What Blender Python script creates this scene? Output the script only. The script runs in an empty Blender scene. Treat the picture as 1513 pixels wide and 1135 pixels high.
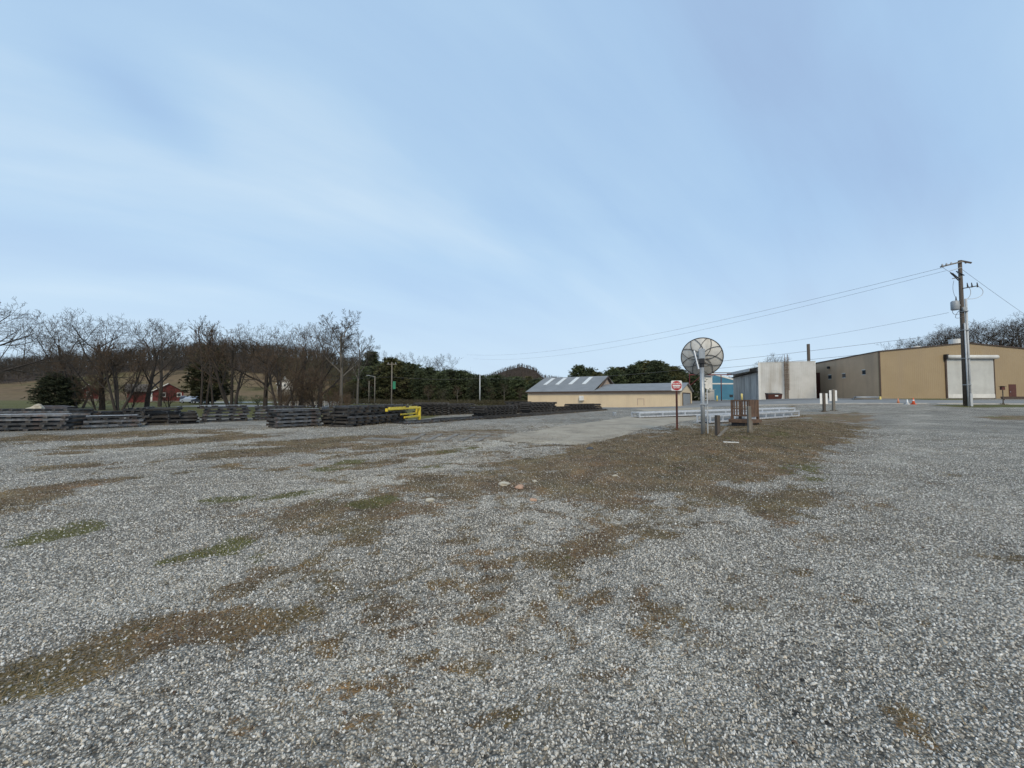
import bpy, math, random
import numpy as np
from mathutils import Vector, Matrix
R = math.radians
C = bpy.context.scene.collection
random.seed(7); NPR = np.random.RandomState(7)
# ------------------------------------------------------------------ camera model (used to read distances off the site)
F = 560.0; CX, CY = 756.5, 567.5; CAMH = 1.6; PITCH = math.atan(20.5/F)
def ray(px, py):
    u = (px-CX)/F; v = (CY-py)/F
    return (u, math.cos(PITCH)-v*math.sin(PITCH), math.sin(PITCH)+v*math.cos(PITCH))
def at(px, py, Y):
    d = ray(px, py); t = Y/d[1]
    return Vector((d[0]*t, Y, CAMH+d[2]*t))
def xat(px, Y): return at(px, 588, Y).x
def zat(py, Y): return at(CX, py, Y).z
def sm(a, b, x):
    t = np.clip((np.asarray(x, dtype=float)-a)/(b-a), 0, 1); return t*t*(3-2*t)
def wob(x, y, s, seed=0):
    r = np.random.RandomState(seed); o = 0
    for k in range(5):
        a = r.uniform(0, 6.28); f = s*r.uniform(.6, 1.7)
        o = o+np.sin(x*math.cos(a)*f+y*math.sin(a)*f+r.uniform(0, 6.28))
    return o/5
def H(x, y):
    x = np.asarray(x, dtype=float); y = np.asarray(y, dtype=float)
    z = 1.5*sm(15, 50, x)*sm(20, 60, y)*(1-.4*sm(63, 74, y))
    z = z+.8*sm(-8, -60, x)*sm(55, 115, y)                  # lawn rising to the red house
    # bank beside the driveway
    d = ((x-3.0)*(-.70)+(y-12.0)*.71); l = ((x-3.0)*.71+(y-12.0)*.70)
    z = z+.30*np.exp(-((d+2.6)/1.7)**2)*sm(-3, 3, l)*(1-sm(17, 26, l))
    near = 1-sm(14, 40, np.hypot(x, y))
    z = z+near*(.045*wob(x, y, .9, 3)+.020*wob(x, y, 2.6, 4))
    for a_, b_, c_ in ((1, -.55, 1.2), (1, -.55, 2.9), (.25, -1, 8.6), (.25, -1, 10.4)):     # shallow wheel ruts
        q = (a_*x+b_*y+c_)/math.hypot(a_, b_)+.12*np.sin(y*.4); z = z+near*(-.035*np.exp(-(q/.20)**2)+.014*np.exp(-((np.abs(q)-.38)/.14)**2))
    return z
def h(x, y): return float(H(x, y))
def G(px, py):
    d = ray(px, py); t = 1.0
    z = 0.
    for _ in range(60):
        if d[2] >= -1e-4: t = 400; break
        t2 = (z-CAMH)/d[2]; t = t*.4+t2*.6
        z = h(d[0]*t, d[1]*t)
    return Vector((d[0]*t, d[1]*t, h(d[0]*t, d[1]*t)))
# ------------------------------------------------------------------ materials
MATS = {}
def nodes(m):
    m.use_nodes = True; nt = m.node_tree; nt.nodes.clear()
    out = nt.nodes.new('ShaderNodeOutputMaterial'); b = nt.nodes.new('ShaderNodeBsdfPrincipled')
    nt.links.new(b.outputs[0], out.inputs[0]); return nt, b
def mat(name, c1, c2=None, scale=3., rough=.8, metal=0., bump=0., bscale=30., stretch=(1,1,1), stripes=None, detail=6, dirt=None, rv=None):
    if name in MATS: return MATS[name]
    m = bpy.data.materials.new(name); nt, b = nodes(m); N = nt.nodes; L = nt.links
    c2 = c2 or tuple(v*.7 for v in c1)
    tc = N.new('ShaderNodeTexCoord'); mp = N.new('ShaderNodeMapping'); mp.inputs['Scale'].default_value = stretch
    L.new(tc.outputs['Object'], mp.inputs[0])
    oi = N.new('ShaderNodeObjectInfo'); ad = N.new('ShaderNodeVectorMath'); ad.operation = 'ADD'
    L.new(mp.outputs[0], ad.inputs[0])
    ml = N.new('ShaderNodeMath'); ml.operation = 'MULTIPLY'; ml.inputs[1].default_value = 37.; L.new(oi.outputs['Random'], ml.inputs[0]); L.new(ml.outputs[0], ad.inputs[1])
    no = N.new('ShaderNodeTexNoise'); no.inputs['Scale'].default_value = scale; no.inputs['Detail'].default_value = detail; no.inputs['Roughness'].default_value = .65
    L.new(ad.outputs[0], no.inputs['Vector'])
    cr = N.new('ShaderNodeValToRGB'); cr.color_ramp.elements[0].position = .35; cr.color_ramp.elements[1].position = .68
    cr.color_ramp.elements[0].color = (*c2, 1); cr.color_ramp.elements[1].color = (*c1, 1)
    L.new(no.outputs['Fac'], cr.inputs[0]); col = cr.outputs[0]
    if dirt:   # streaks of staining: (colour, scale, amount)
        n2 = N.new('ShaderNodeTexNoise'); n2.inputs['Scale'].default_value = dirt[1]; n2.inputs['Detail'].default_value = 5
        mp2 = N.new('ShaderNodeMapping'); mp2.inputs['Scale'].default_value = (1, 1, .12); L.new(tc.outputs['Object'], mp2.inputs[0]); L.new(mp2.outputs[0], n2.inputs['Vector'])
        r2 = N.new('ShaderNodeMapRange'); r2.inputs['From Min'].default_value = .5; r2.inputs['From Max'].default_value = .72; r2.inputs['To Max'].default_value = dirt[2]
        L.new(n2.outputs['Fac'], r2.inputs[0]); mx = N.new('ShaderNodeMixRGB'); mx.inputs[2].default_value = (*dirt[0], 1)
        L.new(r2.outputs[0], mx.inputs[0]); L.new(col, mx.inputs[1]); col = mx.outputs[0]
    if rv:
        mr_ = N.new('ShaderNodeMapRange'); mr_.inputs['To Min'].default_value = rv[0]; mr_.inputs['To Max'].default_value = rv[1]; L.new(oi.outputs['Random'], mr_.inputs[0])
        hs = N.new('ShaderNodeHueSaturation'); L.new(mr_.outputs[0], hs.inputs['Value']); L.new(col, hs.inputs['Color']); col = hs.outputs[0]
    L.new(col, b.inputs['Base Color'])
    b.inputs['Roughness'].default_value = rough; b.inputs['Metallic'].default_value = metal
    hsrc = None
    if bump:
        nb = N.new('ShaderNodeTexNoise'); nb.inputs['Scale'].default_value = bscale; nb.inputs['Detail'].default_value = 4; L.new(mp.outputs[0], nb.inputs['Vector']); hsrc = nb.outputs['Fac']
    if stripes:   # (axis, period m, strength)
        sp = N.new('ShaderNodeSeparateXYZ'); L.new(tc.outputs['Object'], sp.inputs[0])
        mu = N.new('ShaderNodeMath'); mu.operation = 'MULTIPLY'; mu.inputs[1].default_value = 1/stripes[1]; L.new(sp.outputs[stripes[0]], mu.inputs[0])
        fr = N.new('ShaderNodeMath'); fr.operation = 'PINGPONG'; fr.inputs[1].default_value = .5; L.new(mu.outputs[0], fr.inputs[0])
        rr = N.new('ShaderNodeMapRange'); rr.inputs['From Min'].default_value = .3; rr.inputs['From Max'].default_value = .42; L.new(fr.outputs[0], rr.inputs[0]); hsrc = rr.outputs[0]; bump = stripes[2]
    if hsrc:
        bp = N.new('ShaderNodeBump'); bp.inputs['Strength'].default_value = 1 if stripes else .6; bp.inputs['Distance'].default_value = bump
        L.new(hsrc, bp.inputs['Height']); L.new(bp.outputs[0], b.inputs['Normal'])
    MATS[name] = m; return m
galv = mat('galvanised_steel', (.42,.44,.46), (.30,.32,.34), 4, .45, .45, .002, 40)
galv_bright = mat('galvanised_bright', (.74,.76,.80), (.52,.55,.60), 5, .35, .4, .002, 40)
dishmesh = mat('dish_mesh_panel', (.60,.59,.56), (.50,.49,.47), 6, .6, .2, dirt=((.22,.21,.19), 3, .5))
darkrib = mat('dark_rib', (.07,.07,.075), (.04,.04,.045), 8, .6)
rustred = mat('rusty_red_post', (.13,.035,.022), (.06,.02,.015), 12, .7)
rust = mat('rust_brown', (.18,.108,.068), (.10,.06,.04), 5, .8, .1, .003, 30, dirt=((.05,.03,.022), 4, .7))
signred = mat('sign_red', (.50,.022,.028), (.42,.02,.025), 6, .4)
signwhite = mat('sign_white', (.80,.80,.80), (.72,.72,.72), 6, .4)
black = mat('black_paint', (.02,.02,.022), (.012,.012,.014), 6, .5)
poleW = mat('dark_pole_wood', (.115,.092,.074), (.055,.044,.037), 6, .85, 0, .004, 25, (8,8,.6))
greyW = mat('grey_weathered_wood', (.24,.22,.185), (.12,.105,.09), 6, .9, 0, .004, 25, (8,8,.6))
tieW = mat('tie_timber', (.055,.050,.046), (.018,.016,.015), 5, .85, 0, .005, 20, (1,5,5), dirt=((.13,.125,.12), 2.5, .5), rv=(.55, 1.5))
rail = mat('rail_steel', (.20,.20,.205), (.09,.085,.082), 5, .42, .8, .002, 30, dirt=((.16,.075,.04), 2, .6), rv=(.5, 1.7))
plank = mat('pale_plank', (.24,.22,.19), (.13,.115,.10), 4, .8, 0, .004, 30, (1,5,5))
pvc = mat('grey_pvc', (.50,.52,.54), (.40,.42,.44), 3, .5)
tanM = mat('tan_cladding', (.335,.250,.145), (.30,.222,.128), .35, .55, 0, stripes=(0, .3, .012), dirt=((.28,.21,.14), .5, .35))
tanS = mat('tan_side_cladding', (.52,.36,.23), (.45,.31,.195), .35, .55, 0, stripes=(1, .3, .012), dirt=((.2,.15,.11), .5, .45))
brownTrim = mat('brown_trim', (.075,.045,.03), (.05,.03,.02), 3, .6)
brownDoor = mat('brown_door', (.10,.03,.02), (.07,.022,.015), 3, .6)
shutter = mat('roller_shutter', (.55,.55,.52), (.46,.46,.44), .6, .5, 0, stripes=(2, .16, .014), dirt=((.36,.35,.32), .7, .4))
white = mat('white_paint', (.72,.71,.68), (.6,.59,.56), 1.2, .6, dirt=((.42,.40,.36), 1.2, .3))
greyClad = mat('pale_grey_cladding', (.62,.61,.59), (.51,.50,.475), .5, .6, 0, stripes=(0, .3, .014), dirt=((.34,.30,.25), .9, .6))
greyDark = mat('grey_door_cladding', (.54,.53,.50), (.43,.42,.40), .6, .6, 0, stripes=(1, .5, .012), dirt=((.16,.155,.15), .8, .7))
roofGrey = mat('grey_metal_roof', (.235,.24,.245), (.19,.195,.20), .8, .55, .1, stripes=(0, .45, .015), dirt=((.15,.15,.15), .5, .5))
sky_light = mat('roof_skylight', (.66,.68,.68), (.58,.6,.6), 2, .5)
beige = mat('beige_cladding', (.70,.56,.38), (.64,.51,.345), .5, .55, 0, stripes=(0, .3, .01), dirt=((.48,.38,.27), .6, .35))
pinkish = mat('pink_beige_gable', (.48,.36,.28), (.42,.32,.25), 1, .6)
blueM = mat('blue_cladding', (.055,.20,.31), (.045,.165,.26), .6, .55, 0, stripes=(0, .35, .01))
redM = mat('red_barn_wall', (.15,.019,.018), (.11,.015,.014), 1, .7, 0, stripes=(0, .3, .01), dirt=((.11,.02,.018), 1, .4))
shingle = mat('brown_shingles', (.12,.10,.085), (.075,.065,.055), 3, .9, 0, .01, 8)
glass = mat('dark_glass', (.05,.06,.07), (.03,.035,.04), 2, .12)
yellow = mat('yellow_paint', (.72,.55,.05), (.60,.45,.04), 5, .5, dirt=((.4,.27,.03), 5, .5))
yellowPale = mat('pale_yellow_paint', (.75,.62,.22), (.65,.52,.18), 5, .6)
orange = mat('cone_orange', (.75,.13,.04), (.62,.10,.035), 4, .5)
orangePale = mat('cone_faded_orange', (.66,.24,.11), (.55,.2,.1), 4, .5)
maroon = mat('maroon_pipe', (.17,.03,.035), (.12,.022,.026), 4, .6)
wireM = mat('wire_black', (.10,.10,.11), (.08,.08,.09), 3, .6)
barkD = mat('dark_bark', (.052,.042,.036), (.028,.023,.020), 6, .95, 0, .01, 12, (3,3,.5))
barkG = mat('grey_bark', (.17,.155,.135), (.09,.08,.07), 6, .95, 0, .01, 12, (3,3,.5))
twigM = mat('twig_bark', (.080,.066,.052), (.038,.031,.025), 2, .95)
twigR = mat('reddish_twigs', (.110,.072,.044), (.05,.035,.024), 2, .95)
twigO = mat('olive_twigs', (.085,.075,.04), (.045,.04,.024), 2, .95)
needle = mat('pine_needles', (.085,.105,.045), (.024,.036,.017), .45, .8, rv=(.55, 1.7))
needle2 = mat('yellow_green_needles', (.13,.125,.045), (.040,.046,.018), .45, .8, rv=(.55, 1.5))
rockM = mat('pale_rock', (.50,.46,.37), (.26,.23,.18), 3, .9, 0, .05, 6)
rockO = mat('orange_rock', (.50,.32,.22), (.34,.21,.15), 9, .9, 0, .01, 20)
rockW = mat('buff_rock', (.50,.46,.38), (.36,.33,.27), 9, .9, 0, .01, 20)
tarp = mat('dark_tarp', (.055,.046,.046), (.03,.025,.026), 4, .8, 0, .03, 5)
carSil = mat('silver_car_paint', (.42,.45,.50), (.40,.43,.48), 2, .3, .5)
carDark = mat('dark_blue_car_paint', (.03,.04,.06), (.025,.032,.05), 2, .3, .3)
tyre = mat('tyre_rubber', (.02,.02,.02), (.014,.014,.014), 6, .85)
transf = mat('transformer_grey', (.34,.36,.38), (.28,.30,.32), 4, .5)
# ------------------------------------------------------------------ mesh builder
class MB:
    def __init__(s): s.v = []; s.f = []
    def add(s, vs, fs):
        n = len(s.v); s.v += [tuple(p) for p in vs]; s.f += [tuple(i+n for i in f) for f in fs]; return s
    def box(s, x0, x1, y0, y1, z0, z1, M=None):
        vs = [Vector((x, y, z)) for z in (z0, z1) for y in (y0, y1) for x in (x0, x1)]
        if M is not None: vs = [M @ v for v in vs]
        return s.add(vs, [(0,2,3,1),(4,5,7,6),(0,1,5,4),(2,6,7,3),(0,4,6,2),(1,3,7,5)])
    def bbox(s, x0, x1, y0, y1, z0, z1, b=.01, M=None):     # box with chamfered vertical and top edges
        def ring(i, z): return [(x0+i+b,y0+i,z),(x1-i-b,y0+i,z),(x1-i,y0+i+b,z),(x1-i,y1-i-b,z),(x1-i-b,y1-i,z),(x0+i+b,y1-i,z),(x0+i,y1-i-b,z),(x0+i,y0+i+b,z)]
        vs = ring(0, z0)+ring(0, z1-b)+ring(b, z1)
        if M is not None: vs = [M @ Vector(v) for v in vs]
        fs = [tuple(range(7,-1,-1)), tuple(range(16,24))]
        for k in (0, 8):
            for i in range(8): j = (i+1) % 8; fs.append((k+i, k+j, k+8+j, k+8+i))
        return s.add(vs, fs)
    def tube(s, pts, rad, n=8, cap=True):
        pts = [Vector(p) for p in pts]; rad = rad if isinstance(rad, (list, tuple)) else [rad]*len(pts)
        vs = []; up = None
        for i, p in enumerate(pts):
            d = (pts[min(i+1, len(pts)-1)]-pts[max(i-1, 0)]).normalized()
            if up is None: up = Vector((0,0,1)) if abs(d.z) < .9 else Vector((1,0,0))
            a = d.cross(up).normalized(); b = a.cross(d).normalized(); up = b
            for k in range(n):
                t = 2*math.pi*k/n; vs.append(p+a*math.cos(t)*rad[i]+b*math.sin(t)*rad[i])
        fs = [(i*n+k, i*n+(k+1) % n, (i+1)*n+(k+1) % n, (i+1)*n+k) for i in range(len(pts)-1) for k in range(n)]
        if cap: fs += [tuple(range(n-1,-1,-1)), tuple(range((len(pts)-1)*n, len(pts)*n))]
        return s.add(vs, fs)
    def bar(s, a, b, w, t=None):   # rectangular bar between two points
        a = Vector(a); b = Vector(b); d = (b-a); L = d.length; d.normalize(); t = t or w
        up = Vector((0,0,1)) if abs(d.z) < .95 else Vector((0,1,0))
        x = d.cross(up).normalized(); z = x.cross(d).normalized()
        M = Matrix(((x.x, d.x, z.x, a.x), (x.y, d.y, z.y, a.y), (x.z, d.z, z.z, a.z), (0,0,0,1)))
        return s.box(-w/2, w/2, 0, L, -t/2, t/2, M)
    def poly(s, pts, M=None): return s.add(pts, [tuple(range(len(pts)))])
    def slab(s, pts, n):            # polygon given thickness vector n
        m = len(pts); n = Vector(n); a = [Vector(p) for p in pts]; b = [p+n for p in a]
        return s.add(a+b, [tuple(range(m-1,-1,-1)), tuple(range(m, 2*m))]+[(i, (i+1) % m, m+(i+1) % m, m+i) for i in range(m)])
    def data(s, name, m, smooth=False):
        me = bpy.data.meshes.new(name); me.from_pydata(s.v, [], s.f); me.materials.append(m)
        if smooth: me.polygons.foreach_set('use_smooth', [True]*len(me.polygons))
        me.update(); return me
def tag(o, label=None, cat=None, group=None, kind=None):
    if label: o['label'] = label
    if cat: o['category'] = cat
    if group: o['group'] = group
    if kind: o['kind'] = kind
    return o
def thing(name, label, cat, loc=(0,0,0), rz=0, group=None):
    o = bpy.data.objects.new(name, None); C.objects.link(o); o.location = loc; o.rotation_euler = (0,0,rz); o.empty_display_size = .2
    return tag(o, label, cat, group)
def part(name, mb, m, parent, smooth=False, loc=None, rot=None, label=None):
    me = mb if isinstance(mb, bpy.types.Mesh) else mb.data(name, m, smooth)
    o = bpy.data.objects.new(name, me); C.objects.link(o); o.parent = parent
    if loc is not None: o.location = loc
    if rot is not None: o.rotation_euler = rot
    if label: o['label'] = label
    return o
def solo(name, mb, m, label, cat, loc=(0,0,0), rz=0, group=None, smooth=False, kind=None):
    me = mb if isinstance(mb, bpy.types.Mesh) else mb.data(name, m, smooth)
    o = bpy.data.objects.new(name, me); C.objects.link(o); o.location = loc; o.rotation_euler = (0,0,rz)
    return tag(o, label, cat, group, kind)
def npmesh(name, V, Fc, m, smooth=False):
    me = bpy.data.meshes.new(name); V = np.asarray(V, dtype=np.float32); Fc = np.asarray(Fc, dtype=np.int32); k = Fc.shape[1]
    me.vertices.add(len(V)); me.vertices.foreach_set('co', V.ravel())
    me.loops.add(Fc.size); me.loops.foreach_set('vertex_index', Fc.ravel())
    me.polygons.add(len(Fc)); me.polygons.foreach_set('loop_start', np.arange(0, Fc.size, k, dtype=np.int32)); me.polygons.foreach_set('loop_total', np.full(len(Fc), k, dtype=np.int32))
    if smooth: me.polygons.foreach_set('use_smooth', [True]*len(Fc))
    if m: me.materials.append(m)
    me.update(calc_edges=True); me.validate(); return me
def copy_tree(o, parent=None):
    c = o.copy(); C.objects.link(c); c.parent = parent
    for ch in list(o.children): copy_tree(ch, c)
    return c
# ------------------------------------------------------------------ ground masks (world points -> where soil, moss and lawn are)
def proj(x, y, z):
    cp, sp = math.cos(PITCH), math.sin(PITCH); zz = z-CAMH
    dep = y*cp+zz*sp; v = (-y*sp+zz*cp); ok = dep > .4; dep = np.where(ok, dep, 1)
    return CX+F*x/dep, CY-F*v/dep, ok
SOIL = [(720,735,260,55,-12,.42),(960,760,260,40,-4,.42),(640,860,260,60,-8,.34),(400,860,200,25,-12,.36),(830,905,160,30,-5,.36),(780,650,60,6,0,.5),(140,645,170,5,-3,.75),(560,660,90,4,-6,.6),(330,690,80,5,-8,.5),(90,690,90,5,-4,.5),(640,705,60,8,-12,.5),(730,670,40,5,0,.6),(1180,600,20,3,0,.4),(660,640,110,3,-3,.5),(500,1060,60,14,-10,.5),(180,1080,70,12,-10,.45),(300,925,125,26,-6,1),(110,985,140,38,-15,1),(20,1015,60,25,-10,.9),(30,737,75,15,-10,.9),(150,712,70,6,-6,.55),
 (230,655,200,5,-4,.9),(470,652,140,5,-3,.8),(400,667,150,7,-5,.95),(60,645,60,4,0,.6),(300,640,100,3,0,.6),
 (120,668,90,4,-4,.6),(545,688,70,6,-10,.8),(520,672,60,3,-8,.6),(620,672,70,4,-6,.5),(440,690,40,4,-8,.5),
 (900,676,150,26,-10,1.0),(1050,660,170,30,-4,1.0),(1170,640,110,26,-3,.95),(1230,620,70,12,-3,.75),(990,705,150,30,-6,.85),(1120,690,90,30,-14,.75),(1060,735,60,22,0,.6),(1150,745,70,26,-10,.72),
 (850,700,90,35,-10,.62),(780,690,70,22,-16,.55),(700,720,90,24,-12,.60),(600,735,90,22,-12,.55),(920,742,60,10,-3,.7),(860,820,62,22,-6,.72),(680,800,60,9,-6,.7),
 (470,760,80,18,-14,.5),(520,800,50,14,-8,.55),(725,880,22,7,0,.85),(880,885,24,9,-8,.85),(700,915,48,14,-14,.85),(620,975,45,6,-5,.75),(650,960,26,5,0,.7),(575,930,34,4,8,.9),
 (815,967,16,6,15,.85),(860,990,14,5,0,.6),(795,900,20,4,0,.6),(1190,846,22,7,0,.7),(1262,886,22,7,20,.7),(1370,920,26,8,20,.6),(1340,1070,60,18,35,.85),(360,1075,80,30,10,.7),(450,900,40,14,-20,.6),
 (380,1010,40,18,0,.5),(560,1010,30,8,-10,.55),(750,1060,30,14,0,.55),(960,900,26,6,0,.6),(1110,1010,24,8,20,.5),(1010,1100,20,10,0,.6),(600,830,60,8,-5,.55),(500,870,60,10,-8,.5),(980,790,40,6,0,.55),
 (1490,617,50,5,0,.8),(1240,1005,24,8,25,.5),(1085,790,40,7,-4,.45),(960,960,20,7,0,.45),(720,1010,18,5,0,.55),(1300,930,20,6,15,.45),(860,760,120,8,-4,.5)]
MOSS = [(80,793,85,13,-14,1),(345,803,45,16,-20,.75),(270,825,45,10,-8,.55),(330,738,42,6,-6,.9),(550,742,38,9,-8,1),(500,688,50,6,-10,.7),(440,730,60,5,-10,.6),(640,690,40,4,-10,.6),(680,665,50,4,-6,.5),(1000,685,60,10,0,.25),
 (370,830,40,14,-10,.5),(1110,710,30,10,0,.5),(1190,700,50,20,0,.35),(1190,845,14,5,0,.7),(815,967,14,4,15,.7),(960,900,16,5,0,.55),(860,820,40,12,0,.3),(150,940,100,20,-10,.28),(300,930,100,18,-8,.25),(1120,640,80,14,0,.35),(1200,620,60,8,0,.25),(470,745,60,6,-10,.55),(1100,668,50,10,0,.3),(1490,617,50,5,0,.4)]
def ell(L, PX, PY):
    o = np.zeros_like(PX)
    for cx, cy, rx, ry, a, w in L:
        a = R(-a); dx = PX-cx; dy = PY-cy; u = dx*math.cos(a)-dy*math.sin(a); v = dx*math.sin(a)+dy*math.cos(a)
        q = np.sqrt((u/rx)**2+(v/ry)**2); o = np.maximum(o, w*(1-sm(.35, 1.5, q)))
    return o
_T = np.random.RandomState(99).rand(256, 256)
def vn(x, y, f, k=0):
    x = np.asarray(x)*f+k*17.3; y = np.asarray(y)*f+k*31.7; xi = np.floor(x).astype(int); yi = np.floor(y).astype(int); u = x-xi; v = y-yi; u = u*u*(3-2*u); v = v*v*(3-2*v)
    g = lambda a, b: _T[a % 256, b % 256]
    return (g(xi, yi)*(1-u)+g(xi+1, yi)*u)*(1-v)+(g(xi, yi+1)*(1-u)+g(xi+1, yi+1)*u)*v
def fbm(x, y, f=1., oct_=5, gain=.62, k=0):
    a = 1; t = 0; s = 0; c_, s_ = math.cos(.6), math.sin(.6)
    for i in range(oct_): t = t+a*vn(x, y, f, k+i); s += a; a *= gain; f *= 2.07; x, y = x*c_-y*s_, x*s_+y*c_
    return t/s
def masks(x, y, z):
    PX, PY, ok = proj(x, y, z); ok = ok & (PX > -500) & (PX < 2000) & (PY < 1500)
    soil = np.where(ok, ell(SOIL, PX, PY), .12); moss = np.where(ok, ell(MOSS, PX, PY), 0); mgate = sm(.02, .30, moss)
    n1 = (fbm(x*.8, y*1.15, 1.1, 6, .82, 3)-.5)*1.25; n2 = (fbm(x, y, 1.8, 6, .82, 11)-.5)*1.2; rgt = .10*sm(3, 7, x-.75*y+3)
    ctr = np.where(ok, ell([(720,860,560,300,-8,1),(1050,760,280,140,-8,.8),(500,1000,400,150,0,.6)], PX, PY), .3)
    tuft = np.maximum(sm(.56, .68, fbm(x, y*1.4, 2.6, 4, .6, 23))*sm(.42, .55, fbm(x, y, .7, 3, .6, 29)), .8*sm(.59, .69, fbm(x, y*1.3, 5., 3, .6, 43)))*.95*ctr
    soil = np.maximum(sm(.28, .76, soil*1.05+n1*1.8+.10-rgt*1.3), tuft)
    moss = mgate*sm(.30, .90, moss*1.05+n2*2.9)
    lawn = sm(27, 36, y+.25*(x+25))*(1-sm(-9, -4, x-.0*y))            # grass behind the stacks on the left
    lawn = np.maximum(lawn, sm(72, 84, y)*(1-sm(20, 40, x)))
    lawn = np.maximum(lawn, sm(50.8, 51.6, y)*(1-sm(58.4, 59.2, y))*sm(43, 46, x)*(1-sm(63, 66, x)))
    lawn = np.maximum(lawn, sm(37.6, 38.6, y)*(1-sm(41.2, 41.6, y))*sm(44, 47, x)*.9)
    lawn = np.maximum(lawn, sm(110, 130, y)); lawn = np.maximum(lawn, sm(120, 150, np.abs(x)))
    return soil, moss, lawn
# ------------------------------------------------------------------ ground material
def ground_material():
    m = bpy.data.materials.new('gravel_ground'); nt, b = nodes(m); N = nt.nodes; L = nt.links
    def nn(t, **k):
        n = N.new(t)
        for a, v in k.items(): setattr(n, a, v)
        return n
    geo = nn('ShaderNodeNewGeometry'); pos = geo.outputs['Position']
    def noise(s, d=6, r=.6, vec=None):
        n = nn('ShaderNodeTexNoise'); n.inputs['Scale'].default_value = s; n.inputs['Detail'].default_value = d; n.inputs['Roughness'].default_value = r; L.new(vec or pos, n.inputs['Vector']); return n.outputs['Fac']
    def rng(src, a, c, t0=0., t1=1.):
        n = nn('ShaderNodeMapRange'); n.inputs['From Min'].default_value = a; n.inputs['From Max'].default_value = c; n.inputs['To Min'].default_value = t0; n.inputs['To Max'].default_value = t1; L.new(src, n.inputs[0]); return n.outputs[0]
    def mix(f, a, c, mode='MIX'):
        n = nn('ShaderNodeMixRGB', blend_type=mode)
        if hasattr(f, 'is_linked'): L.new(f, n.inputs[0])
        else: n.inputs[0].default_value = f
        for i, s in ((1, a), (2, c)):
            if hasattr(s, 'is_linked'): L.new(s, n.inputs[i])
            else: n.inputs[i].default_value = (*s, 1)
        return n.outputs[0]
    def ma(op, a, c):
        n = nn('ShaderNodeMath', operation=op)
        for i, s in ((0, a), (1, c)):
            if hasattr(s, 'is_linked'): L.new(s, n.inputs[i])
            else: n.inputs[i].default_value = s
        return n.outputs[0]
    def ramp(src, els):
        n = nn('ShaderNodeValToRGB'); e = n.color_ramp.elements
        while len(e) < len(els): e.new(.5)
        for k, (p, c) in enumerate(els): e[k].position = p; e[k].color = (*c, 1)
        L.new(src, n.inputs[0]); return n.outputs[0]
    def attr(n_): a = nn('ShaderNodeAttribute'); a.attribute_name = n_; return a.outputs['Fac']
    # stones: two sizes
    cols = [(0, (.07,.065,.058)), (.2, (.21,.20,.18)), (.45, (.45,.435,.405)), (.74, (.60,.585,.55)), (.9, (.55,.49,.39)), (1, (.76,.74,.69))]
    def stones(sc):
        v = nn('ShaderNodeTexVoronoi'); v.inputs['Scale'].default_value = sc; L.new(pos, v.inputs['Vector'])
        s = nn('ShaderNodeSeparateColor'); L.new(v.outputs['Color'], s.inputs[0]); return ramp(s.outputs[0], cols), v.outputs['Distance'], s.outputs[1]
    c1, d1, r1 = stones(70); c2, d2, r2 = stones(40); c3, d3, r3 = stones(15)
    col = mix(rng(noise(2.1), .42, .6), c1, c2)
    col = mix(.25, col, c3)
    gap = rng(d1, .22, .70, 1., .30); col = mix(1., col, gap, 'MULTIPLY')
    # broad tone changes: wheel-packed pale lanes and damp dark ones
    col = mix(1., col, ramp(noise(.28, 5), [(.32, (.76,.74,.71)), (.5, (1.0,.98,.94)), (.68, (1.3,1.27,1.22))]), 'MULTIPLY')
    col = mix(1., col, ramp(noise(1.6, 6, .7), [(.3, (.66,.66,.66)), (.7, (1.25,1.25,1.25))]), 'MULTIPLY')
    # fines
    col = mix(rng(noise(.7, 9, .78), .50, .66, 0, .62), col, (.15,.125,.095))
    col = mix(rng(noise(3.4, 9, .8), .57, .66, 0, .75), col, (.085,.066,.045))
    col = mix(1., col, ramp(attr('tone'), [(0, (.72,.72,.72)), (.5, (1,1,1)), (1, (1.5,1.5,1.48))]), 'MULTIPLY')
    # soil
    sc = ramp(noise(26, 6, .8), [(.3, (.045,.026,.012)), (.5, (.14,.085,.042)), (.66, (.27,.175,.092)), (.78, (.50,.38,.24))])
    sc = mix(rng(noise(.8, 5), .4, .65), sc, ramp(noise(40, 5, .8), [(.34, (.036,.029,.011)), (.55, (.125,.098,.040)), (.72, (.30,.23,.11))]))
    smk = ma('ADD', attr('soil'), ma('MULTIPLY', ma('SUBTRACT', noise(11, 8, .85), .5), 2.6)); smk = rng(smk, .40, .66)
    stony = rng(r1, .62, .66, 0, 1); smk = ma('MULTIPLY', smk, ma('SUBTRACT', 1., ma('MULTIPLY', stony, .55)))
    sc = mix(1., sc, ramp(noise(1.7, 7, .72), [(.34, (.60,.60,.62)), (.5, (1.15,1.12,1.08)), (.66, (2.0,1.88,1.7))]), 'MULTIPLY')
    col = mix(smk, col, sc)
    # moss
    mc = ramp(noise(45, 5, .8), [(.3, (.040,.036,.010)), (.55, (.115,.108,.026)), (.75, (.26,.23,.08))])
    mmk = ma('ADD', attr('moss'), ma('MULTIPLY', ma('SUBTRACT', noise(11, 8, .85), .5), 2.6)); mmk = rng(mmk, .40, .66)
    mmk = ma('MULTIPLY', mmk, ma('SUBTRACT', 1., ma('MULTIPLY', stony, .4)))
    col = mix(mmk, col, mc)
    # lawn
    lc = ramp(noise(.12, 8, .7), [(.3, (.060,.060,.018)), (.5, (.092,.092,.024)), (.7, (.150,.125,.055))])
    lc = mix(.5, lc, ramp(noise(9, 5, .8), [(.3, (.04,.042,.012)), (.7, (.14,.13,.042))]))
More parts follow.
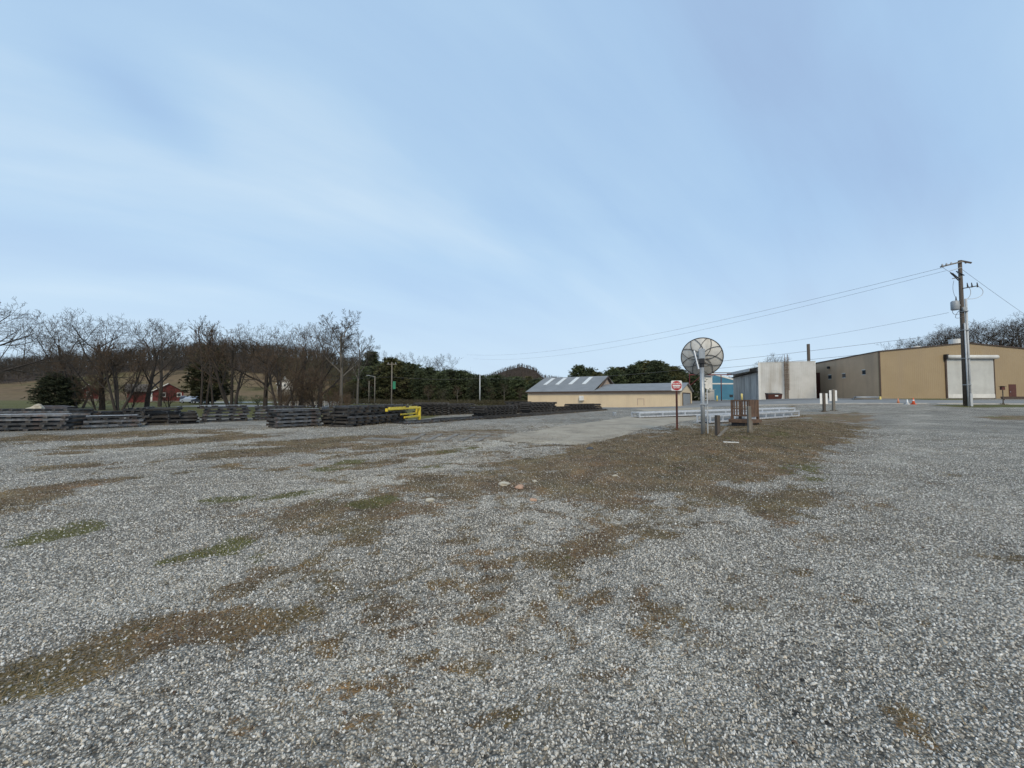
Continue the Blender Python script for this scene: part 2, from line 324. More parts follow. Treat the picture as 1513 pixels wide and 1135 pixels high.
    lmk = rng(ma('ADD', attr('lawn'), ma('MULTIPLY', ma('SUBTRACT', noise(.9, 6, .7), .5), .8)), .42, .58)
    col = mix(lmk, col, lc)
    L.new(col, b.inputs['Base Color']); b.inputs['Roughness'].default_value = .9; b.inputs['Specular IOR Level'].default_value = .25
    hgt = ma('ADD', ma('MULTIPLY', d1, -.016), ma('MULTIPLY', noise(12, 6, .7), .03))
    bp = nn('ShaderNodeBump'); bp.inputs['Strength'].default_value = .8; bp.inputs['Distance'].default_value = 1.; L.new(hgt, bp.inputs['Height']); L.new(bp.outputs[0], b.inputs['Normal'])
    return m
groundM = ground_material()
def axis(fine0, fine1, st, far, g):
    a = list(np.arange(fine0, fine1, st)); s = st
    while a[-1] < far: s *= g; a.append(a[-1]+s)
    return a
ya = axis(.6, 12, .07, 900, 1.035); s = .07; lo = [ya[0]]
while lo[-1] > -60: s *= 1.2; lo.append(lo[-1]-s)
ya = np.array(lo[::-1][:-1]+ya)
xp = axis(0, 9, .08, 900, 1.035); xa = np.array([-v for v in xp[::-1][:-1]]+xp)
X, Y = np.meshgrid(xa, ya); Z = H(X, Y)
def gridmesh(name, X, Y, Z, m, smooth=True):
    ny, nx = X.shape; I = np.arange(nx*ny).reshape(ny, nx)
    Fc = np.stack([I[:-1,:-1], I[:-1,1:], I[1:,1:], I[1:,:-1]], -1).reshape(-1, 4)
    return npmesh(name, np.stack([X, Y, Z], -1).reshape(-1, 3), Fc, m, smooth)
def setattrs(me, **k):
    for n, v in k.items():
        a = me.attributes.new(n, 'FLOAT', 'POINT'); a.data.foreach_set('value', np.asarray(v, dtype=np.float32).ravel())
gm = gridmesh('ground', X, Y, Z, groundM)
so, mo, la = masks(X, Y, Z)
PX_, PY_, ok_ = proj(X, Y, Z)
TONE = [(610,703,150,7,-14,1),(690,662,90,7,-10,1),(480,725,130,8,-13,.7),(200,665,260,6,-4,.7),(250,870,260,35,-8,.55),(300,640,200,4,-3,.8),(1330,660,120,20,-60,.35),(1000,765,200,10,-2,.5),(820,1000,350,90,0,.35),(850,690,70,16,-10,.5)]
DARK = [(1190,735,90,14,-15,.5),(1420,720,130,30,-10,.3),(120,930,200,20,-10,.3),(1050,1080,500,40,0,.25),(700,790,300,20,-4,.3)]
tone = .5+.5*np.where(ok_, ell(TONE, PX_, PY_)-ell(DARK, PX_, PY_), 0)+.5*(fbm(X, Y*1.6, .35, 4, .6, 51)-.5)
setattrs(gm, soil=so, moss=mo, lawn=la, tone=np.clip(tone, 0, 1))
solo('ground', gm, None, 'grey gravel yard with brown soil and mossy patches', 'ground', kind='structure')
# ------------------------------------------------------------------ driveway, road
def strip(name, Lp, Rp, m, dz, nu=60, nv=24, ragged=False):
    t = np.linspace(0, 1, nu); k = np.linspace(0, 1, len(Lp)); Lp = np.array(Lp, float); Rp = np.array(Rp, float)
    l = np.stack([np.interp(t, k, Lp[:,i]) for i in (0,1)], -1); r = np.stack([np.interp(t, k, Rp[:,i]) for i in (0,1)], -1)
    w = np.linspace(0, 1, nv)[:,None,None]; P = l[None]*(1-w)+r[None]*w
    zz = H(P[...,0], P[...,1])+dz
    if ragged:
        e_ = np.minimum(np.minimum(w[...,0], 1-w[...,0]), np.minimum(t, 1-t*0)[None]*1.0)+0*t[None]; zz = zz-.045*(1-sm(0, .10, e_))*np.clip(fbm(P[...,0], P[...,1], 1.3, 4, .65, 61)-.22, 0, 1)
    return gridmesh(name, P[...,0], P[...,1], zz, m)
concM = mat('worn_concrete', (.37,.325,.255), (.275,.235,.18), .9, .9, 0, .006, 18, dirt=((.13,.11,.085), .8, .6), detail=10)
asphM = mat('pale_asphalt', (.235,.235,.232), (.175,.175,.175), .5, .9, 0, .004, 30, dirt=((.29,.285,.27), .3, .5), detail=10)
lotM = mat('lot_asphalt', (.17,.17,.168), (.12,.12,.12), .4, .9, 0, .004, 30, dirt=((.22,.20,.17), .3, .5), detail=10)
curbM = mat('pale_curb', (.45,.44,.42), (.34,.33,.31), 2, .8)
solo('driveway', strip('driveway', [(-.5,14.2),(.2,17.2),(3.4,22.5),(7.2,28),(11.5,35),(16,46),(18,58)], [(1.9,12.4),(4.7,16.2),(7.9,20.9),(10.6,24.4),(15.5,30.5),(22,42),(28,53)], concM, .022, 300, 90, True), None, 'worn buff concrete driveway running up to the road', 'driveway', kind='structure')
RN = [(-60,66),(-20,62),(10,57),(30,50.5),(45,43.4),(60,41.8),(140,41.8)]; RF = [(-60,76),(-20,72),(10,68),(30,61),(48,51),(62,50),(140,50)]
solo('road', strip('road', RN, RF, asphM, .03, 220, 16), None, 'pale asphalt road crossing behind the yard', 'road', kind='structure')
solo('parking_lot', strip('lot', [(14,67),(30,61.2),(48,51.2),(56,51)], [(40,112),(52,100),(60,78),(56.6,62)], lotM, .012, 60, 40), None, 'grey asphalt lot in front of the steel buildings', 'parking lot', kind='structure')
cb = MB()
for (x0, y0), (x1, y1) in zip(RN[3:-1], RN[4:]):
    n = 14
    for i in range(n):
        a = (x0+(x1-x0)*i/n, y0+(y1-y0)*i/n-.1); c = (x0+(x1-x0)*(i+1)/n, y0+(y1-y0)*(i+1)/n-.1)
        cb.bar((a[0], a[1], h(*a)+.04), (c[0], c[1], h(*c)+.04), .16, .16)
solo('curb', cb, curbM, 'pale concrete curb along the near side of the road', 'curb', kind='structure')
# ------------------------------------------------------------------ hills
def hillmat(name, field):
    m = bpy.data.materials.new(name); nt, b = nodes(m); N = nt.nodes; L = nt.links
    g = N.new('ShaderNodeNewGeometry')
    def nz(s, d=6):
        n = N.new('ShaderNodeTexNoise'); n.inputs['Scale'].default_value = s; n.inputs['Detail'].default_value = d; n.inputs['Roughness'].default_value = .65; L.new(g.outputs['Position'], n.inputs['Vector']); return n.outputs['Fac']
    def rp(src, els):
        n = N.new('ShaderNodeValToRGB'); e = n.color_ramp.elements
        while len(e) < len(els): e.new(.5)
        for k, (p, c) in enumerate(els): e[k].position = p; e[k].color = (*c, 1)
        L.new(src, n.inputs[0]); return n.outputs[0]
    wood = rp(nz(.15, 8), [(.3, (.028,.022,.018)), (.7, (.065,.048,.038))])
    if field:
        fl = rp(nz(.035, 8), [(.36, (.060,.062,.024)), (.46, (.135,.105,.058)), (.56, (.165,.118,.072)), (.66, (.085,.066,.040))])
        mx = N.new('ShaderNodeMixRGB'); mx.blend_type = 'MULTIPLY'; mx.inputs[0].default_value = .8; L.new(fl, mx.inputs[1]); L.new(rp(nz(.6, 8), [(.3, (.65,.65,.65)), (.7, (1.2,1.2,1.2))]), mx.inputs[2])
        at_ = N.new('ShaderNodeAttribute'); at_.attribute_name = 'field'; m2 = N.new('ShaderNodeMixRGB'); L.new(at_.outputs['Fac'], m2.inputs[0]); L.new(wood, m2.inputs[1]); L.new(mx.outputs[0], m2.inputs[2]); wood = m2.outputs[0]
    L.new(wood, b.inputs['Base Color']); b.inputs['Roughness'].default_value = .95; b.inputs['Specular IOR Level'].default_value = .1
    return m
RX = np.array([-900,-460,-337,-258,-189,-142,-96,-49,-8,30]); RZ = np.array([13,15,17,22,32,28,17,8,-1,-1.])
def hillL(x, y): return np.interp(x, RX, RZ)*sm(112, 265, y)*(1-.5*sm(300, 500, y))+.6*wob(x, y, .03, 8)*sm(130, 200, y)+.75-1.2*(1-sm(100, 122, y))-2.5*sm(-45, 10, x)
def fieldedge(x): return np.interp(x, [-400,-230,-175,-110], [148,156,184,190])+5*wob(x, 0*x, .05, 9)
x = np.linspace(-700, 20, 160); y = np.linspace(98, 480, 110); hx, hy = np.meshgrid(x, y); hz = hillL(hx, hy)
hm = gridmesh('hill', hx, hy, hz, hillmat('field_and_wood_floor', True))
setattrs(hm, field=1-sm(0, 4, hy-fieldedge(hx)))
solo('hill', hm, None, 'broad hillside with tan fields below the bare wood', 'hill', kind='structure')
def hillF(x, y):
    r = np.interp(x, [-200,-90,-59,-33,-10,12,30,39,66,83,140,250,330,400,700], [4,14,24,28,37,43,38,29,24,20,18,24,26,28,30])
    return r*sm(380, 500, y)-3*(1-sm(370, 400, y))
x = np.linspace(-220, 700, 200); y = np.linspace(365, 620, 40); hx, hy = np.meshgrid(x, y)
woodfl = hillmat('wood_floor', False)
solo('distant_hill', gridmesh('distant_hill', hx, hy, hillF(hx, hy), woodfl), None, 'small rounded wooded hill far beyond the evergreens', 'hill', kind='structure')
def hillR(x, y): return np.interp(x, [105,135,155,175,203,300,500], [-1,2,9,13,19,27,30])*sm(98, 150, y)-.5*(1-sm(96, 104, y))
x = np.linspace(100, 520, 100); y = np.linspace(94, 300, 50); hx, hy = np.meshgrid(x, y)
solo('wooded_slope', gridmesh('wooded_slope', hx, hy, hillR(hx, hy), woodfl), None, 'wooded slope rising behind the tan warehouse', 'hill', kind='structure')
# ------------------------------------------------------------------ trees
def grow(seed, height, r0, levels=5, fork=.28, spread=.75, up=.25, kids=(4,5,5,4), lenf=.62, trunks=1, lean=0, twig=.008, wiggle=.16):
    """skeleton of a bare tree -> list of (points, radii, level)"""
    rnd = random.Random(seed); out = []
    def br(p, d, ln, r, lv):
        n = 6 if lv == 0 else (5 if lv == 1 else (4 if lv < 4 else 3)); pts = [p.copy()]; rad = [r]; dirs = [d.copy()]; q = p.copy(); dd = d.copy()
        for i in range(n):
            w = wiggle*(1 if lv else .35)
            dd = (dd+Vector((rnd.uniform(-w, w), rnd.uniform(-w, w), rnd.uniform(-w, w)))+Vector((0,0,up*.22*(1 if lv else .3)))).normalized()
            q = q+dd*(ln/n); pts.append(q.copy()); dirs.append(dd.copy()); rad.append(max(twig, r*(1-.62*(i+1)/n)))
        out.append((pts, rad, lv))
        if lv >= levels: return
        k = kids[min(lv, len(kids)-1)]+rnd.choice((0,0,1)); ph = rnd.uniform(0, 6.28)
        for j in range(k):
            f = (fork+(1-fork)*(j+rnd.uniform(.2, .9))/k) if lv == 0 else .18+.82*(j+rnd.uniform(.2, .95))/k
            f = min(f, .98); i = min(int(f*n), n-1); b = pts[i].lerp(pts[i+1], f*n-i); base = dirs[i+1]
            ph += 2.4+rnd.uniform(-.5, .5); a = spread*rnd.uniform(.7, 1.25)*(1.05-.25*f)
            s = base.orthogonal().normalized(); s.rotate(Matrix.Rotation(ph, 3, base)); nd = (base*math.cos(a)+s*math.sin(a)).normalized()
            if nd.z < -.1: nd.z *= .3
            ri = rad[i]*(.62 if lv else .55)*rnd.uniform(.8, 1.1)
            br(b, nd, ln*lenf*rnd.uniform(.75, 1.15)*(1.15-.45*f), max(twig, ri), lv+1)
    for t in range(trunks):
        a = rnd.uniform(0, 6.28)+t*6.28/trunks; tl = .0 if trunks == 1 else .30
        br(Vector((0,0,-.3)) if trunks == 1 else Vector((.25*math.cos(a), .25*math.sin(a), -.3)), Vector((tl*math.cos(a)+lean, tl*math.sin(a), 1)).normalized(), height*.62, r0 if trunks == 1 else r0*.75, 0)
    return out
def skel_mesh(name, sk, m, lv0, lv1, zs=1.):
    b = MB()
    for pts, rad, lv in sk:
        if lv0 <= lv <= lv1: b.tube([(p.x, p.y, p.z*zs) for p in pts], rad, 8 if lv == 0 else (5 if lv == 1 else 3), cap=False)
    return b.data(name, m, lv1 < 2)
def fit(sk, height):
    zm = max(p.z for pts, _, _ in sk for p in pts); s = height/zm
    return [([p*s for p in pts], [r for r in rad], lv) for pts, rad, lv in sk]
TREEKIND = {}
def treekind(key, seed, height, r0, bark, tw, **k):
    sk = fit(grow(seed, height, r0, **k), height)
    TREEKIND[key] = (skel_mesh('trunk', sk, bark, 0, 1), skel_mesh('crown', sk, tw, 2, 9), height)
treekind('oak', 11, 13, .34, barkD, twigM, levels=5, kids=(7,5,4,3), spread=1.0, up=.32, fork=.16, lenf=.66, twig=.010)
treekind('multi', 23, 12, .24, barkD, twigR, levels=5, kids=(5,4,4,3), spread=.75, up=.35, trunks=4, fork=.30, lenf=.56, twig=.010, wiggle=.2)
treekind('vase', 31, 13, .26, barkD, twigM, levels=5, kids=(6,5,4,3), spread=.72, up=.42, fork=.25, lenf=.64, twig=.010)
treekind('tall', 47, 15, .22, barkG, twigM, levels=5, kids=(9,5,4,4), spread=.68, up=.3, fork=.42, lenf=.52, twig=.010)
treekind('slim', 53, 13, .15, barkD, twigM, levels=4, kids=(11,5,5,4), spread=.6, up=.25, fork=.45, lenf=.36, twig=.010)
treekind('low', 61, 8, .15, barkD, twigR, levels=5, kids=(5,5,4,3), spread=.8, up=.2, trunks=4, fork=.08, lenf=.58, twig=.010)
def tree(kind, px, Yd, top, label, group=None, rz=None, wide=1., zb=None, name='bare_tree', m=None):
    x = xat(px, Yd); z = h(x, Yd) if zb is None else zb; T = TREEKIND[kind]; ht = (zat(top, Yd)-z)*(1.05 if name == 'bare_tree' else 1.0); s = ht/T[2]
    o = thing(name, label, 'tree', (x, Yd, z), random.uniform(0, 6.28) if rz is None else rz, group); o.scale = (s*wide, s*wide, s)
    part('trunk', T[0], None, o); c = part('crown', T[1], None, o)
    if m: c.material_slots[0].link = 'OBJECT'; c.material_slots[0].material = m
    return o
g1 = 'bare trees behind the stacks on the left'
tree('oak', -38, 40, 436, 'large bare tree cut by the left edge of the photo', g1, 1.0)
tree('vase', 96, 62, 467, 'dark bare tree rising behind the round evergreen bush', g1, .4)
tree('oak', 152, 50, 466, 'broad bare tree leaning wide between the two red buildings', g1, 2.0)
tree('multi', 176, 48, 492, 'thick multi stemmed bare tree in front of the left red building', g1, .9)
tree('vase', 217, 54, 472, 'bare tree with dark trunk before the gable of the red house', g1, 3.0, 1.15)
tree('slim', 297, 56, 470, 'straight slender bare tree, leftmost of the three beside the parked cars', g1)
tree('slim', 305, 57, 478, 'slender bare tree, middle of the three beside the parked cars', g1)
tree('slim', 315, 55, 482, 'slender bare tree, rightmost of the three beside the parked cars', g1)
tree('multi', 345, 50, 476, 'spreading bare tree with crossing stems right of the slender three', g1, 2.2, 1.1)
tree('low', 146, 49, 556, 'low leafless thicket hiding the left red outbuilding', g1)
tree('low', 192, 52, 562, 'low leafless thicket before the red house wing', g1)
tree('low', 250, 58, 572, 'low leafless thicket at the foot of the red gable', g1)
tree('multi', 118, 58, 500, 'dark leafless tree between the evergreen bush and the broad bare tree', g1, 1.7)
tree('oak', 392, 52, 480, 'thick trunked bare tree left of the small white house', g1, 4.1)
tree('multi', 415, 46, 500, 'low forked bare tree over the pale fence', g1, .5, 1.2)
tree('vase', 447, 56, 482, 'bare tree with reddish twigs right of the white house', g1, 1.2, m=twigR)
tree('oak', 472, 66, 480, 'bare tree between the reddish one and the tall pale one', g1, 5.5)
tree('tall', 504, 60, 463, 'tallest bare tree with pale leaning trunk', g1, .8, 1.25)
tree('tall', 528, 82, 490, 'smaller bare tree right of the tallest one', g1, 2.8)
tree('low', 470, 45, 545, 'low reddish thicket tree behind the stack end', g1)
tree('low', 436, 44, 550, 'low reddish thicket tree before the white house', g1)
tree('vase', 236, 66, 476, 'bare tree whose crown spreads above the red gable', g1, 4.4)
g2 = 'bare trees above the evergreens'
for px, top, lb, Yd in ((602, 524, 'bare tree above the evergreens, leftmost of the vase shaped trio', 118), (628, 528, 'bare tree above the evergreens, middle of the vase shaped trio', 120), (656, 526, 'bare tree above the evergreens, rightmost of the vase shaped trio', 118), (560, 522, 'small bare crown above the evergreens beside the pointed spruce', 122)):
    tree('vase', px, Yd, top, lb, g2, wide=1.15, zb=0)
g3 = 'bare trees on the slope behind the tan warehouse'
for i, px in enumerate((1347, 1366, 1388, 1407, 1425, 1444, 1462, 1480, 1497, 1515, 1535)):
    Yd = 122+(i*7) % 16; x = xat(px, Yd); top = np.interp(px, [1340,1380,1400,1440,1490,1540], [506,486,484,478,469,472])+(i*5 % 7)
    tree('oak' if i % 2 else 'vase', px, Yd, top, 'bare tree on the slope behind the tan warehouse roof', g3, wide=1.2, zb=float(hillR(x, Yd)))
tree('oak', 1146, 112, 525, 'bare round crown showing above the pale grey steel building', None, zb=1., wide=1.0)
# evergreens
def conifer(seed, height, w, m, n=2600, cone=True):
    r = np.random.RandomState(seed); t = r.rand(n)**.8; z = height*(.08+.92*t)
    prof = (1-t)**.75+.06 if cone else np.clip(1-t**3.2, .02, 1)**.7*np.clip(.4+t*3, 0, 1)
    az = r.rand(n)*6.28; lob = 1+.34*np.sin(az*3+t*23+seed)*np.sin(t*41+seed)+.30*np.sin(az*5-t*37); rr = w*prof*lob*np.sqrt(r.rand(n)*.75+.25)
    P = np.stack([rr*np.cos(az), rr*np.sin(az), z-rr*.15], -1)
    out = r.rand(n) < .2; P[out] += np.stack([np.cos(az), np.sin(az), .6+0*az], -1)[out]*(w*(.05+.25*r.rand(n)))[out][:,None]
    # each clump: 5 needle tufts as thin triangles
    V = []; k = 6; c = np.repeat(P, k, 0); m_ = len(c); d = r.normal(size=(m_, 3)); d[:,2] *= .5; d += .8*np.stack([np.cos(np.repeat(az, k)), np.sin(np.repeat(az, k)), np.zeros(m_)+.1], -1)
    d /= np.linalg.norm(d, axis=1)[:,None]; L = (.35+.35*r.rand(m_))[:,None]*height/11; s = np.cross(d, r.normal(size=(m_, 3))); s /= np.linalg.norm(s, axis=1)[:,None]; wd = .11*height/11
    V = np.stack([c-s*wd, c+s*wd, c+d*L], 1).reshape(-1, 3); Fc = np.arange(len(V)).reshape(-1, 3)
    tr = MB().tube([(0,0,-.3),(0,0,height*.5),(0,0,height*.94)], [.17,.1,.03], 6).data('trunk', barkD)
    return tr, npmesh('crown', V, Fc, m), height
TREEKIND['pineA'] = conifer(1, 11, 2.9, needle, cone=False); TREEKIND['pineB'] = conifer(2, 11, 2.6, needle2, cone=False); TREEKIND['spruce'] = conifer(3, 11, 2.3, needle)
TREEKIND['pineC'] = conifer(5, 11, 3.3, needle, cone=False)
tree('pineC', 80, 56, 553, 'wide dark evergreen bush behind the tarp covered pile', None, wide=1.25, name='evergreen_bush')
tree('pineA', 104, 60, 556, 'dark evergreen bush beside the left red building', None, wide=1.0, name='evergreen_bush')
tree('pineB', 308, 78, 512, 'green pine crown above the parked cars', None, wide=1.1, name='pine_tree')
tree('spruce', 548, 112, 521, 'pointed dark spruce topping the evergreen wood', None, name='spruce_tree', wide=1.2)
for i, px in enumerate((500, 522, 548, 570, 588, 612, 634, 655, 676, 700, 722, 745, 768)):
    tree(('vase','oak','tall')[i % 3], px, 92+(i*7) % 6, 566+(i*5) % 9-(6 if i < 5 else 0), 'low leafless tree standing before the dark evergreen row', 'leafless trees before the evergreens', wide=1.2, zb=0, m=twigO if i % 2 else twigR)
rr = random.Random(5); g4 = 'evergreens in the dark row across the yard'
for i in range(46):
    px = 486+i*6.9+rr.uniform(-4, 4); Yd = rr.uniform(96, 120)
    top = np.interp(px, [480,520,575,620,690,760,810,860], [566,552,533,543,553,559,561,560])+rr.uniform(-3, 5)
    if px < 530: top += 10
    x = xat(px, Yd)
    tree(rr.choice(('pineA','pineB','pineC','pineA')), px, Yd, top, 'dark evergreen in the dense row left of the beige building', g4, name='pine_tree', wide=rr.uniform(1.0, 1.5), zb=0)
for i, (px, top) in enumerate(((858,543),(872,547),(884,551),(897,548),(908,543),(920,541),(935,543),(948,537),(960,535),(972,534),(984,537),(996,540),(1008,549),(1022,553))):
    tree(('pineA','pineC','pineB')[i % 3], px+(i*3) % 5-2, 95+(i*5) % 9, top+(i*7) % 6-2, 'dark evergreen rising behind the beige building roof', 'evergreens behind the beige building', name='pine_tree', wide=1.15, zb=.3)
# far wood: bare trees too many to count, small tapered slivers
def farwood(name, fn, pts, hgt, m, label, w=.10, k=46, seed=1, green=None):
    r = np.random.RandomState(seed); n = len(pts); z = fn(pts[:,0], pts[:,1]); ht = hgt*(.75+.5*r.rand(n))
    V = []
    base = np.stack([pts[:,0], pts[:,1], z-.5], -1)
    top = base+np.stack([r.normal(0, .4, n), r.normal(0, .4, n), ht*.9], -1); a = np.array([w*1.6, 0, 0])
    V.append(np.stack([base-a, base+a, top], 1))
    for j in range(k):
        f = .25+.65*r.rand(n)[:,None]; s = base*(1-f)+top*f; az = r.rand(n)*6.28; el = .5+.9*r.rand(n); L = (ht*(.15+.30*r.rand(n)))[:,None]
        d = np.stack([np.cos(az)*np.cos(el), np.sin(az)*np.cos(el), np.sin(el)], -1); q = np.stack([r.normal(size=n), r.normal(size=n), r.normal(size=n)], -1); q = np.cross(d, q); q /= np.linalg.norm(q, axis=1)[:,None]
        V.append(np.stack([s-q*w*.6, s+q*w*.6, s+d*L], 1))
    V = np.concatenate(V).reshape(-1, 3); return solo(name, npmesh(name, V, np.arange(len(V)).reshape(-1, 3), m), None, label, 'wood', kind='stuff')
r = np.random.RandomState(3); n = 7000; X_ = -r.rand(n)*640+10; Y_ = 146+r.rand(n)**1.2*150; ok = (Y_ > fieldedge(X_)) & (np.interp(X_, RX, RZ) > 3) & (np.abs(X_) < 1.5*Y_+20)
farwood('bare_wood', hillL, np.stack([X_[ok], Y_[ok]], -1), 9, twigM, 'brown leafless wood covering the hilltop on the left', .12, 34)
X_ = -r.rand(900)*200+10; Y_ = 150+r.rand(900)*60; ok = (X_ > -150) & (X_ > -.62*Y_)
farwood('bare_thicket', hillL, np.stack([X_[ok], Y_[ok]], -1), 11, twigO, 'olive brown thicket at the foot of the hill behind the tall bare tree', .10, 40, 2)
n = 4200; X_ = r.rand(n)*640-150; Y_ = 420+r.rand(n)*100
farwood('distant_wood', hillF, np.stack([X_, Y_], -1), 5, twigM, 'bare wood on the small rounded hill in the distance', .13, 30, 4)
n = 900; X_ = 120+r.rand(n)*250; Y_ = 104+r.rand(n)*60; ok = hillR(X_, Y_) > 1.5
farwood('slope_wood', hillR, np.stack([X_[ok], Y_[ok]], -1), 6, twigM, 'brown leafless undergrowth on the slope behind the tan warehouse', .07, 40, 5)
n = 1500; X_ = -r.rand(n)*58+6; Y_ = 84+r.rand(n)*10
farwood('underbrush', lambda x, y: H(x, y), np.stack([X_, Y_], -1), 1.5, twigO, 'olive brown brush at the foot of the evergreens', .04, 30, 6)
n = 420; X_ = -60+r.rand(n)*38; Y_ = 46+r.rand(n)*24; ok = (X_ > -.63*Y_) & (X_ < -.42*Y_)
farwood('scrub', lambda x, y: H(x, y), np.stack([X_[ok], Y_[ok]], -1), 3.0, twigR, 'brown leafless scrub behind the middle stacks', .02, 44, 7)
# ------------------------------------------------------------------ track panels
PANEL = {}
def panel_meshes(Ln, nt, W=1.5):
    k = (round(Ln, 2), nt)
    if k in PANEL: return PANEL[k]
    rb = MB(); rb.box(-Ln/2, Ln/2, -.05, .05, 0, .014); rb.box(-Ln/2, Ln/2, -.009, .009, .014, .082); rb.box(-Ln/2, Ln/2, -.028, .028, .082, .105)
    tb = MB(); tb.bbox(-.095, .095, -W/2, W/2, 0, .105, .012); PANEL[k] = (rb.data('rail', rail), tb.data('tie', tieW), W); return PANEL[k]
STK = 'stacked track sections in the yard'
def panel(Ln, nt, loc, rz, label, flip=False, parts=True, rnd=random, group=STK, ga=.46):
    rm, tm, W = panel_meshes(Ln, nt)
    xs = [-Ln/2+.2+(Ln-.4)*i/(nt-1)+rnd.uniform(-.05, .05) for i in range(nt)]
    zt, zr = (.10, -.003) if flip else (0, .102)
    if parts:
        o = thing('track_section', label, 'track section', loc, rz, group)
        for s in (-1, 1): part('rail', rm, None, o, loc=(rnd.uniform(-.05, .05), s*ga, zr))
        for x_ in xs: part('tie', tm, None, o, loc=(x_, rnd.uniform(-.06, .06), zt), rot=(0, 0, rnd.uniform(-.04, .04)))
    else:
        b = MB()
        for s in (-1, 1): b.box(-Ln/2, Ln/2, s*ga-.04, s*ga+.04, zr, zr+.1)
        for x_ in xs: b.box(x_-.09, x_+.09, -W/2, W/2, zt, zt+.105)
        o = solo('track_section', b, tieW, label, 'track section', loc, rz, group)
    return o
ORD = ['Topmost', 'Second', 'Third', 'Fourth', 'Fifth', 'Sixth', 'Seventh']
def stack(pl, pr, yl, yr, top, desc, flip=False, endon=False, long=3.2, parts=True, nt=None, seed=0, Yfix=None, ga=.67):
    rnd = random.Random(seed*13+5)
    A = G(pl, yl); B = G(pr, yr)
    if Yfix: A = Vector((xat(pl, Yfix), Yfix, h(xat(pl, Yfix), Yfix))); B = Vector((xat(pr, Yfix), Yfix+.2, 0))
    d = Vector((B.x-A.x, B.y-A.y, 0)); w = d.length; d.normalize(); nrm = Vector((-d.y, d.x, 0))
    if nrm.y < 0: nrm = -nrm
    mid = (A+B)/2; depth = long if endon else 1.5
    ctr = mid+nrm*depth/2; a = math.atan2(d.y, d.x); Ln = long if endon else w
    if endon: a += math.pi/2
    ht = zat(top, mid.y+.8*depth)-h(mid.x, mid.y)-.02; n = max(1, round(ht/.205)); lh = ht/n
    zb = h(ctr.x, ctr.y)-.01; k = nt or max(4, round(Ln/.62))
    for i in range(n):
        j = n-1-i; lab = (ORD[j] if 0 < j < n-1 else ('topmost' if j == 0 else 'lowest'))+' section of the '+desc
        l = min(Ln, 6)*(1 if i < n-1 else rnd.uniform(.9, 1))
        pp = panel(Ln, k, (ctr.x+rnd.uniform(-.12, .12), ctr.y+rnd.uniform(-.08, .08), zb+i*lh+(.004*i)), a+rnd.uniform(-.022, .022), lab[0].upper()+lab[1:], flip, parts, rnd, ga=ga)
        pp.scale.x = rnd.uniform(.88, 1.0)
        if i == n-1 and seed in (1, 3, 9, 7): part('highlight_strip', MB().box(-Ln/2+.05, Ln/2-.1, -.72, .1 if seed == 9 else -.38, .21, .222), galv_bright, pp, rot=(R(-1.5 if seed == 9 else 0), 0, 0))  # pale strip added on top to stand for the bright highlight there
stack(-60, 104, 639, 636, 611, 'stack cut by the left edge', seed=1)
stack(-70, 102, 0, 0, 604, 'row behind the leftmost stack', flip=True, seed=2, Yfix=21.6)
stack(121, 212, 634.5, 631, 612, 'low stack left of the blocky one', seed=3)
stack(100, 150, 0, 0, 607, 'row behind the gap between the two left stacks', flip=True, seed=33, Yfix=23)
stack(180, 226, 0, 0, 602, 'pile peeking over the low left stack', flip=True, seed=4, Yfix=24)
stack(220, 255, 628.5, 627.5, 599.5, 'blocky stack before the red house', endon=True, seed=5)
stack(256, 284, 627.5, 626.5, 606, 'short stack right of the blocky one', endon=True, seed=6)
stack(296, 370, 624.5, 622, 598, 'long stack behind the bare slender trees', seed=7, flip=True)
stack(376, 452, 621.5, 619, 599.5, 'stack partly hidden by the tarnished front one', seed=8)
stack(403, 476, 634, 630, 604, 'silvery front stack in the middle of the row', seed=9)
stack(480, 510, 630, 629.5, 601, 'end-on stack right of the silvery front one', endon=True, seed=10, long=2.6)
stack(512, 606, 632, 623, 598, 'long stack touching the yellow barrier', seed=11, nt=9, ga=.5)
stack(618, 666, 615, 613.5, 594.5, 'tall stack just beyond the yellow barrier', seed=12, parts=False, ga=.5)
stack(669, 704, 613, 611.5, 595.5, 'second stack beyond the yellow barrier', seed=13, parts=False, ga=.5)
stack(706, 738, 610.5, 610, 601.5, 'low stack at the foot of the white pole', seed=14, parts=False)
stack(717, 768, 617.5, 614, 598.5, 'stack just right of the white pole', seed=15, parts=False)
stack(757, 786, 611, 610, 593, 'stack at the left corner of the beige building', seed=16, parts=False)
stack(784, 822, 612, 610, 594, 'tall stack before the beige building', seed=17, parts=False)
stack(823, 846, 608.5, 608, 600.5, 'low stack before the beige building', seed=18, parts=False)
stack(844, 892, 608, 606.5, 596, 'rightmost stack before the beige building', seed=19, parts=False, ga=.5)
# laid-out panels on the ground
P0 = [G(600, 627.5), G(655, 624), G(718, 619.5)]; P1 = [Vector((-1.7,28.3,0)), Vector((2,33.6,0)), Vector((5.5,38.8,0)), Vector((9,44,0)), Vector((12.6,49.5,0))]
k = 0
for L_ in (P0, P1):
    for a, b in zip(L_, L_[1:]):
        k += 1; m_ = (a+b)/2; d = b-a; ln = math.hypot(d.x, d.y)*.97; n_ = Vector((-d.y, d.x, 0)).normalized()*.75
        panel(ln, max(6, round(ln/.62)), (m_.x+n_.x, m_.y+n_.y, h(m_.x, m_.y)-.02), math.atan2(d.y, d.x), ['Flat track section nearest the yellow barrier foot','Flat track section below the low stacks by the white pole','Flat track section in line with the stack right of the white pole','Flat track section before the tall beige-side stack','Flat track section before the low beige-side stack','Farthest flat track panel pointing at the road'][k-1], parts=k < 3, group='track sections laid flat in a line')
